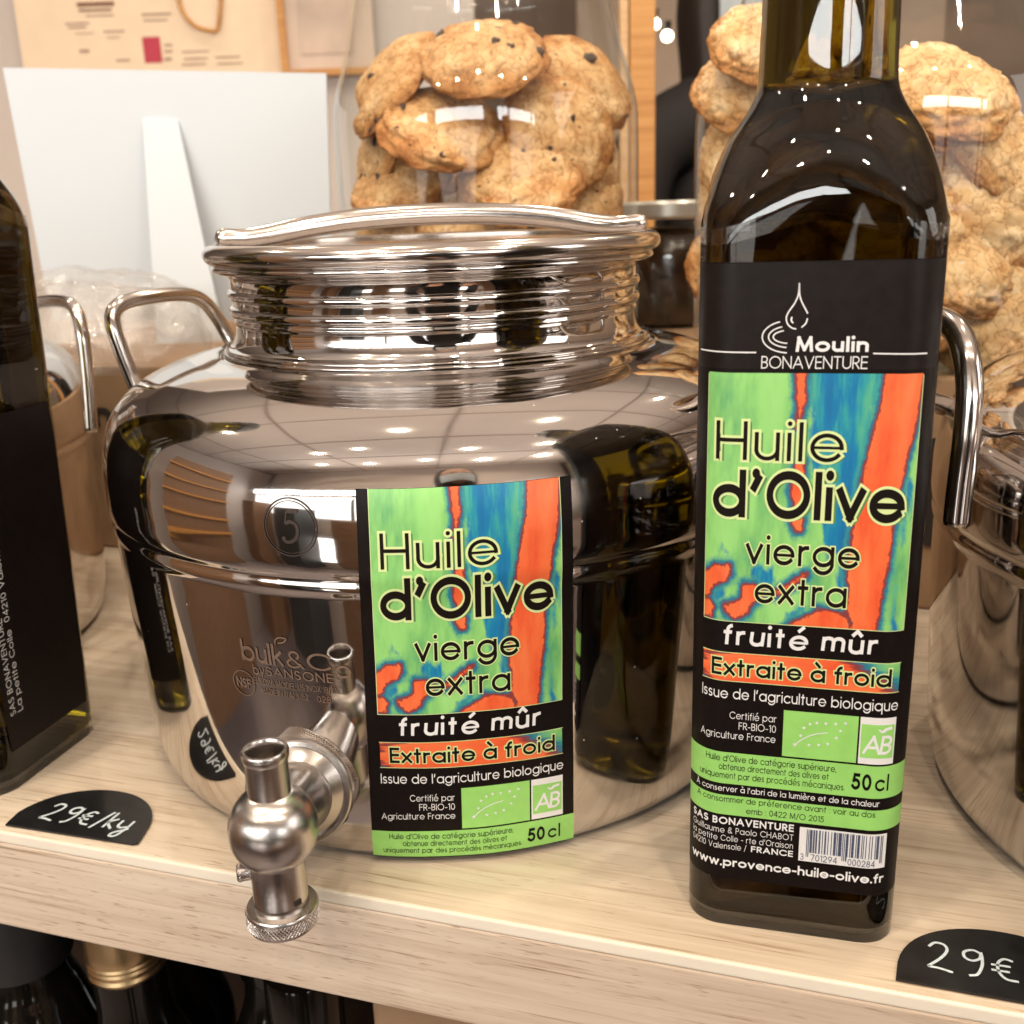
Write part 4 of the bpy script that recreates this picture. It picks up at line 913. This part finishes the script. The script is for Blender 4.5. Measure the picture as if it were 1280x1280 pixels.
# engraved marks on the steel
def eng_fn(th0):
    def f(x, z, off):
        r = body_r(z/1000)+off
        th = R(th0)+x/1000/r; return (r*cos(th), r*sin(th), z/1000)
    return f
e1 = Print()
cir = lambda cx, cy, r, n=40: [(cx+r*cos(2*pi*i/n), cy+r*sin(2*pi*i/n)) for i in range(n+1)]
e1.line(cir(0, 114.4, 8.5), .42); e1.line(cir(0, 114.4, 7.7), .22)
e1.poly([(-.9, 119.6), (2.9, 119.9), (2.4, 118.6), (-.9, 118.6)]); e1.line([(-.9, 119.2), (-1.4, 115.4)], .5)
for j, (w_, r_) in enumerate(((1.25, 2.75),)):
    e1.line([tuple(q) for q in smooth_prof([(-1.3, 115.5), (.2, 116.1), (1.9, 115.4), (2.5, 113.5), (1.9, 111.4), (.3, 110.2), (-1.2, 110.1), (-2.0, 110.6)], 4)], 1.0)
e1.poly(cir(-2.0, 111.0, .75, 10)[:-1])
e1.build('engraved_five', eng_fn(-107.0), .00022, ENGR2, can, 2., 'stuff')
e2 = Print()
e2.text('bulk', 0, 15.4, 68.8, 7.4, .11, .07); e2.text('&', 16.6, 22.6, 68.8, 5.8, .08); e2.text('C', 23.6, 31.6, 68.8, 5.8, .09); e2.text('o', 32.6, 37.6, 66.9, 5.9, .10)
e2.line([tuple(q) for q in smooth_prof([(13.4, 76.0), (13.6, 77.6), (15.2, 78.6), (17.4, 78.4), (16.4, 77.2), (14.4, 76.6)], 4)], .5)
e2.text('by', 3.6, 8.0, 64.6, 3.6, .11, .10); e2.text('SANSONE', 8.6, 31.6, 64.9, 3.2, .11, .14); e2.line(cir(33.5, 67.0, .8, 16), .3)
e2.line(cir(-1.0, 60.6, 4.3), .4); e2.text('NSF', -3.9, 1.9, 58.9, 3.6, .17, .05)
e2.text('EUROPA MODEL US INOX 18/10', 3.2, 32.2, 61.4, 2.2, .10, .10); e2.text('MADE IN ITALY 52', 5.6, 22.6, 58.2, 2.2, .10, .10); e2.text('028', 25.4, 30.0, 58.0, 2.2, .10, .10)
e2.build('engraved_maker', eng_fn(-117.6), .00022, ENGR, can, 2., 'stuff')

# ================================================================== SQUARE BOTTLES
SEC = [(0.0, .0255, .0085), (.0012, .0272, .0095), (.0040, .0283, .0100), (.010, .0287, .0098), (.1850, .0287, .0098), (.1950, .0286, .0100), (.2030, .0280, .0108), (.2075, .0270, .0122), (.2115, .0254, .0140), (.2155, .0232, .0155), (.2190, .0206, .0163), (.2220, .0186, .0168), (.2250, .0173, .0168), (.2290, .0167, .0166), (.2400, .0164, .0164), (.2560, .0160, .01599), (.2620, .0162, .01619)]
def sec_at(z):
    a = [s[0] for s in SEC]; return float(np.interp(z, a, [s[1] for s in SEC])), float(np.interp(z, a, [s[2] for s in SEC]))
def perim(s, hw, cr):
    """front-centred perimeter coordinate -> local x, y (front is -y)"""
    q = hw-cr; sg = 1 if s >= 0 else -1; s = abs(s)
    if s <= q: return sg*s, -hw, 0, -1
    s -= q; arc = cr*pi/2
    if s <= arc: a = s/cr; return sg*(q+cr*sin(a)), -(q+cr*cos(a)), sg*sin(a), -cos(a)
    s -= arc
    return sg*hw, -q+s, sg, 0
def bottle_body(parent):
    zs = []
    P = smooth_prof([(s[0], s[1], s[2]) for s in SEC], 3)
    n = 24; V, Fc = [], []
    def bow(x, y, z):
        f_ = math.atan2(y, x); b_ = max(0, 1-((z-.205)/.018)**2)
        return z-.0075*b_*(.5-.5*cos(4*f_))
    def ring(hw, cr, z):
        q = hw-cr; out = []
        for c, (sx, sy) in enumerate(((1, -1), (1, 1), (-1, 1), (-1, -1))):
            for k in range(9):
                a = pi/2*c-pi/2+pi/2*k/8
                out.append((sx*q+cr*cos(a), sy*q+cr*sin(a), bow(sx*q+cr*cos(a), sy*q+cr*sin(a), z)))
            nx = ((1, 1), (-1, 1), (-1, -1), (1, -1))[c]
            x0, y0, _ = out[-1]; c2 = (c+1) % 4; a = pi/2*c2-pi/2
            x1, y1 = nx[0]*q+cr*cos(a), nx[1]*q+cr*sin(a)
            for k in range(1, 6): out.append((x0+(x1-x0)*k/6, y0+(y1-y0)*k/6, bow(x0+(x1-x0)*k/6, y0+(y1-y0)*k/6, z)))
        return out
    R0 = [ring(p[1], min(p[2], p[1]-1e-5), p[0]) for p in P]; m = len(R0[0])
    V = [v for r in R0 for v in r]
    for i in range(len(R0)-1):
        for k in range(m): j = (k+1) % m; Fc.append((i*m+k, i*m+j, (i+1)*m+j, (i+1)*m+k))
    V += [(0, 0, 0.0012), (0, 0, .262)]; a, b = len(V)-2, len(V)-1
    for k in range(m): j = (k+1) % m; Fc.append((a, j, k)); Fc.append((b, (len(R0)-1)*m+k, (len(R0)-1)*m+j))
    return link('glass_body', V, Fc, BGLASS, parent, True, 60)
BY = R(-15.3)
fc = Vector((.0742, .2457, 0)); bctr = fc+Vector((-sin(BY), cos(BY), 0))*.0287
bot = empty('olive_oil_bottle', (bctr.x, bctr.y, .0004), BY)
tag(bot, 'tall square dark green olive oil bottle with a full front label, standing whole at front', 'bottle', 'square dark glass olive oil bottles')
gb = bottle_body(bot)
lathe('bottle_cap', [(0, .2625), (.0165, .2625), (.0170, .2640), (.0170, .288), (.016, .290), (0, .290)], BLACKCAP, bot, 48)
def bot_fn(x, z, off):
    zz = .1591-(126-z)*.000922; hw, cr = .0287, .0098; s = x*.000922-.0004
    px, py, nx, ny = perim(s, hw, cr); o_ = .00022+off
    return (px+nx*o_, py+ny*o_, zz)
product_label(bot, bot_fn, True, True)
# left bottle, turned so that its side shows
lc = Vector((-.1925, .3335, 0)); ex = Vector((cos(BY), sin(BY), 0)); ey = Vector((-sin(BY), cos(BY), 0))
lctr = lc-ex*.0262+ey*.0262
lb = empty('olive_oil_bottle', (lctr.x-.0012, lctr.y+.0012, .0004), BY); lb.scale = (1.04, 1.04, 1.05); lb.location.z = .0016; lb.location.x += .0018; lb.rotation_euler = (0, R(2.2), BY)
tag(lb, 'dark square glass bottle cut off by the left picture edge, small print up its side', 'bottle', 'square dark glass olive oil bottles')
g2_ = gb.copy(); g2_.data = gb.data.copy(); g2_.data.materials[0] = BGLASS2; COL.objects.link(g2_); g2_.parent = lb
lathe('bottle_cap', [(0, .2625), (.0165, .2625), (.0170, .2640), (.0170, .288), (.016, .290), (0, .290)], BLACKCAP, lb, 48)
def side_fn(x, z, off):   # x: mm backwards along the right side, z: mm up
    return (.0287+.0003+off, -.0287+x/1000, z/1000)
sl = sheet('label', 7.0, 50, 14, 131, side_fn, 0, LBL, lb, 4, 8, 1.)
# the front face label too
def front_fn(x, z, off): return (x/1000, -.0287-.0003-off, z/1000)
sheet('label', -17, 17, 14, 131, front_fn, 0, LBL, lb, 4, 8, 1.)
st = Print()
for t, xx, ln in (('SAS BONAVENTURE', 12.3, 36), ('La petite Colle  04210 Valensole', 15.8, 66)):
    V, Fc, W_ = text2d(t, .085, .12); s = ln/W_
    st.add([(xx-b*2.6/.74, 27+a*s) for a, b in V], Fc)
st.build('side_lettering', side_fn, .0001, INKW, sl, 3., 'stuff')

# ================================================================== price tags
def price_tag(pts, strokes, label, loc, rot, w=.9):
    e = empty('price_tag', loc, rot); tag(e, label, 'price tag', 'black chalk price tags lying on the shelf')
    V = [(x/1000, y/1000, .0004) for x, y in pts]+[(x/1000, y/1000, .0010) for x, y in pts]; n = len(pts)
    link('slate_card', V, [tuple(range(n, 2*n)), tuple(range(n))[::-1]]+[(i, (i+1) % n, n+(i+1) % n, n+i) for i in range(n)], SLATE, e)
    p = Print()
    for s in strokes: p.line([tuple(q) for q in smooth_prof(s, 5)] if len(s) > 2 else s, w)
    p.build('chalk_writing', lambda a, b, o_: (a/1000, b/1000, .00112+o_), 0, CHALK, e, None, 'stuff')
    return e
def twenty_nine(x, y, s, tail):
    t = lambda L_: [(x+a*s, y+b*s) for a, b in L_]
    S = [t([(0, 8), (1.5, 9.8), (3.6, 9.6), (4.2, 7.6), (2.6, 4.4), (-.6, .6)]), t([(-.6, .6), (2.0, .5), (5.0, -.2)]),
         t([(12.0, 8.6), (10.2, 9.4), (8.2, 8.2), (8.2, 6.2), (9.8, 5.4), (11.6, 6.6), (12.1, 8.6), (12.0, 4.6), (10.6, .8), (8.6, -.2)]),
         t([(19.2, 7.6), (17.2, 8.0), (15.6, 6.0), (15.6, 2.8), (17.0, .8), (19.6, .6)]), t([(14.0, 5.3), (18.4, 5.5)]), t([(13.9, 3.4), (18.0, 3.5)]), t([(21.4, -1.0), (24.8, 9.6)])]
    if tail:
        S += [t([(26.4, 9.6), (26.0, .4)]), t([(29.0, 6.2), (26.4, 3.6), (29.4, .2)]), t([(31.0, 5.8), (31.0, 2.6), (32.6, 1.6), (34.6, 2.6)]), t([(35.2, 6.2), (35.0, 1.6), (33.8, -3.0), (31.6, -3.4), (32.0, -1.4), (36.0, 1.6)])]
    return S
arc = [(25.6+27.2*cos(R(a))*(1.0 if a > 90 else .96), 27.5*sin(R(a))**.82) for a in np.linspace(168, 14, 26)]
pts1 = [(0, 0), (51.5, 0), (52.8, 1.0)]+arc[::-1][0:26]
price_tag(pts1, twenty_nine(9.5, 5.6, .98, True), 'black half-round chalk price tag reading 29€/kg, at the left by the dark bottle', (-.1800, .3134, 0), R(-16.3), 1.0)
pts2 = [(0, 0), (57, 0), (57.5, 1.0)]+[(28.6+28.4*cos(R(a)), 27.0*sin(R(a))**.8) for a in np.linspace(12, 170, 26)]
price_tag(pts2, twenty_nine(9.0, 6.5, 1.10, True), 'black half-round chalk price tag cut off at the lower right corner', (.0975, .2252, 0), R(-18.5), .8)

# ================================================================== bottles standing below the shelf
def low_bottle(a, b, zt, cap, label, r=.0135, wid=.034):
    e = empty('stored_bottle', shelf_pt(a, b, -.325), YAW); tag(e, label, 'bottle', 'dark bottles stored under the shelf'); h = zt+.325
    lathe('glass_body', smooth_prof([(wid*.9, 0), (wid, .006), (wid, h*.45), (wid*.95, h*.58), (r*1.25, h*.74), (r*1.0, h*.80), (r*.98, h-.03)], 5), BLACKGL, e, 64)
    if cap == 'gold':
        lathe('screw_cap', [(r*1.02, h-.030), (r*1.06, h-.0285), (r*1.02, h-.027)]+[(r*(1.03+.03*(i % 2)), h-.026+i*.0012) for i in range(6)]+[(r*1.03, h-.017), (r*1.03, h-.003), (r*.98, h), (0, h)], GOLD, e, 64, 30)
    else:
        lathe('capsule', [(r*1.10, h-.046), (r*1.12, h-.045), (r*1.12, h-.002), (r*1.08, h), (0, h)], BLACKCAP if cap == 'black' else BLACKGL, e, 64, 30)
    return e
low_bottle(-.222, .055, -.062, 'black', 'dark bottle under a wide matt black cap, lowest left below the shelf', .0185)
low_bottle(-.166, .055, -.070, 'gold', 'dark bottle with a ribbed gold screw cap below the shelf', .0155, .036)
low_bottle(-.112, .080, -.064, 'dark', 'black glass bottle just right of the gold-capped one below the shelf', .013)
low_bottle(-.076, .045, -.074, 'dark', 'black glass bottle furthest right below the shelf', .013)
low_bottle(-.196, .105, -.060, 'dark', 'black glass bottle in the gap between the black-capped and gold-capped ones', .012)
lcb = empty('cardboard_box', shelf_pt(.022, .115, -.325), YAW); tag(lcb, 'brown cardboard box under the shelf at the bottom edge of the picture', 'box')
bbox('carton_wall', (0, 0, .126), (.15, .12, .252), CARD, lcb, .002)

# ================================================================== person in the background (dark clothes, face mask)
def skin_mesh(name, joints, edges, mat, parent, sub=2):
    me = bpy.data.meshes.new(name); me.from_pydata([j[0] for j in joints], edges, []); o = bpy.data.objects.new(name, me); COL.objects.link(o)
    m = o.modifiers.new('s', 'SKIN'); m.use_smooth_shade = True
    for i, j in enumerate(joints):
        rr = j[1] if isinstance(j[1], tuple) else (j[1], j[1]); me.skin_vertices[0].data[i].radius = rr
    me.skin_vertices[0].data[0].use_root = True
    o.modifiers.new('u', 'SUBSURF').levels = sub; o.modifiers['u'].render_levels = sub
    bpy.context.view_layer.update(); dg = bpy.context.evaluated_depsgraph_get(); me2 = bpy.data.meshes.new_from_object(o.evaluated_get(dg)); bpy.data.objects.remove(o)
    o = bpy.data.objects.new(name, me2); COL.objects.link(o); me2.materials.clear(); me2.materials.append(mat); me2.shade_smooth()
    if parent: o.parent = parent
    return o
PX, PY, PZ = .395, 1.80, -1.10
ps = empty('person', (PX, PY, PZ), R(20)); tag(ps, 'person in a black coat with dark hair and a face mask, blurred behind the jars', 'person')
COAT = plain('black_coat', (.010, .007, .007), .8); SKIN = plain('skin', (.42, .22, .14), .5); HAIR = plain('dark_hair', (.018, .010, .007), .5); MASK = plain('pale_blue_mask', (.55, .62, .68), .7)
J = [((0, 0, .95), (.15, .11)), ((0, 0, 1.12), (.135, .10)), ((0, 0, 1.32), (.165, .115)), ((0, 0, 1.44), (.11, .09)), ((0, -.01, 1.50), (.055, .055)),
     ((-.17, 0, 1.40), .065), ((-.24, -.02, 1.14), .05), ((-.20, -.16, .98), .04), ((-.12, -.24, 1.02), .03), ((.17, 0, 1.40), .065), ((.24, -.02, 1.14), .05), ((.20, -.16, .98), .04), ((.12, -.24, 1.02), .03),
     ((-.09, 0, .86), .095), ((-.10, -.01, .48), .065), ((-.10, .01, .09), .045), ((-.10, -.12, .04), .035), ((.09, 0, .86), .095), ((.10, -.01, .48), .065), ((.10, .01, .09), .045), ((.10, -.12, .04), .035)]
Ed = [(0, 1), (1, 2), (2, 3), (3, 4), (3, 5), (5, 6), (6, 7), (7, 8), (3, 9), (9, 10), (10, 11), (11, 12), (0, 13), (13, 14), (14, 15), (15, 16), (0, 17), (17, 18), (18, 19), (19, 20)]
skin_mesh('clothed_body', J, Ed, COAT, ps)
bm = bmesh.new(); bmesh.ops.create_uvsphere(bm, u_segments=40, v_segments=28, radius=1)
for v in bm.verts:
    x, y, z = v.co; j = max(0, -z)
    X = x*.074*(1-.30*j*j); Yv = y*.094*(1-.12*j); Z = z*.115
    if y < -.3:
        nose = math.exp(-((x/.16)**2+((z+.12)/.22)**2)); Yv -= .020*nose
        for sx in (-1, 1): Yv += .008*math.exp(-(((x-sx*.40)/.2)**2+((z-.08)/.14)**2))
        Yv -= .005*math.exp(-((x/.3)**2+((z+.52)/.10)**2))+.006*math.exp(-((x/.3)**2+((z+.88)/.15)**2))
    v.co = (X, Yv, Z)
me = bpy.data.meshes.new('head'); bm.to_mesh(me); bm.free(); me.shade_smooth(); me.materials.append(SKIN)
hd = bpy.data.objects.new('head', me); COL.objects.link(hd); hd.parent = ps; hd.location = (0, -.02, 1.635)
V, Fc = lathe_data(smooth_prof([(.0, .125), (.05, .118), (.083, .08), (.093, .02), (.098, -.05), (.092, -.12), (.085, -.20), (.06, -.215)], 4), 48)
V = [(x, (y*1.15+.022 if y > -.03 else y*.30+.0), z) for x, y, z in V]
link('hair', V, Fc, HAIR, hd, True)
V, Fc = [], []
for j in range(9):
    for i in range(17):
        a = R(-68+136*i/16); z = -.10+.082*j/8; rr = 1.09-.30*(max(0, (-z-.04)/.115))**2
        V.append((.074*rr*sin(a), -.094*rr*cos(a)-.014*cos(a)**6, z))
for j in range(8):
    for i in range(16): a = j*17+i; Fc.append((a, a+1, a+18, a+17))
link('face_mask', V, Fc, MASK, hd, True)
for sx in (-1, 1):
    V, Fc = lathe_data(smooth_prof([(0, -.011), (.008, -.008), (.011, 0), (.008, .008), (0, .011)]), 20)
    link('eye', [(x+sx*.030, y*.8-.083, z*.9+.010) for x, y, z in V], Fc, plain('eye', (.5, .45, .42), .2), hd, True)
for sx in (-1, 1):
    hj = [((sx*.115, -.245, 1.02), (.030, .016)), ((sx*.09, -.30, 1.025), (.036, .014))]; he = [(0, 1)]
    for f_ in range(4):
        b0 = len(hj); fx = sx*(.065+f_*.016); hj += [((fx, -.325, 1.024), .0085), ((fx, -.352, 1.014), .0078), ((fx, -.365, .995), .007)]; he += [(1, b0), (b0, b0+1), (b0+1, b0+2)]
    b0 = len(hj); hj += [((sx*.06, -.285, 1.02), .010), ((sx*.042, -.315, 1.012), .0085)]; he += [(1, b0), (b0, b0+1)]
    skin_mesh('hand', hj, he, SKIN, ps, 1)
for c_ in range(1):
    pc = ps.copy(); COL.objects.link(pc); pc.location = (.07, -.46, -1.13); pc.rotation_euler = (0, 0, R(176)); pc['label'] = 'photographer in dark clothes, seen only as a dark reflection in the steel and glass'
    for ch in list(ps.children):
        d_ = ch.copy(); COL.objects.link(d_); d_.parent = pc
        for g3 in ch.children:
            h_ = g3.copy(); COL.objects.link(h_); h_.parent = d_
#@@END
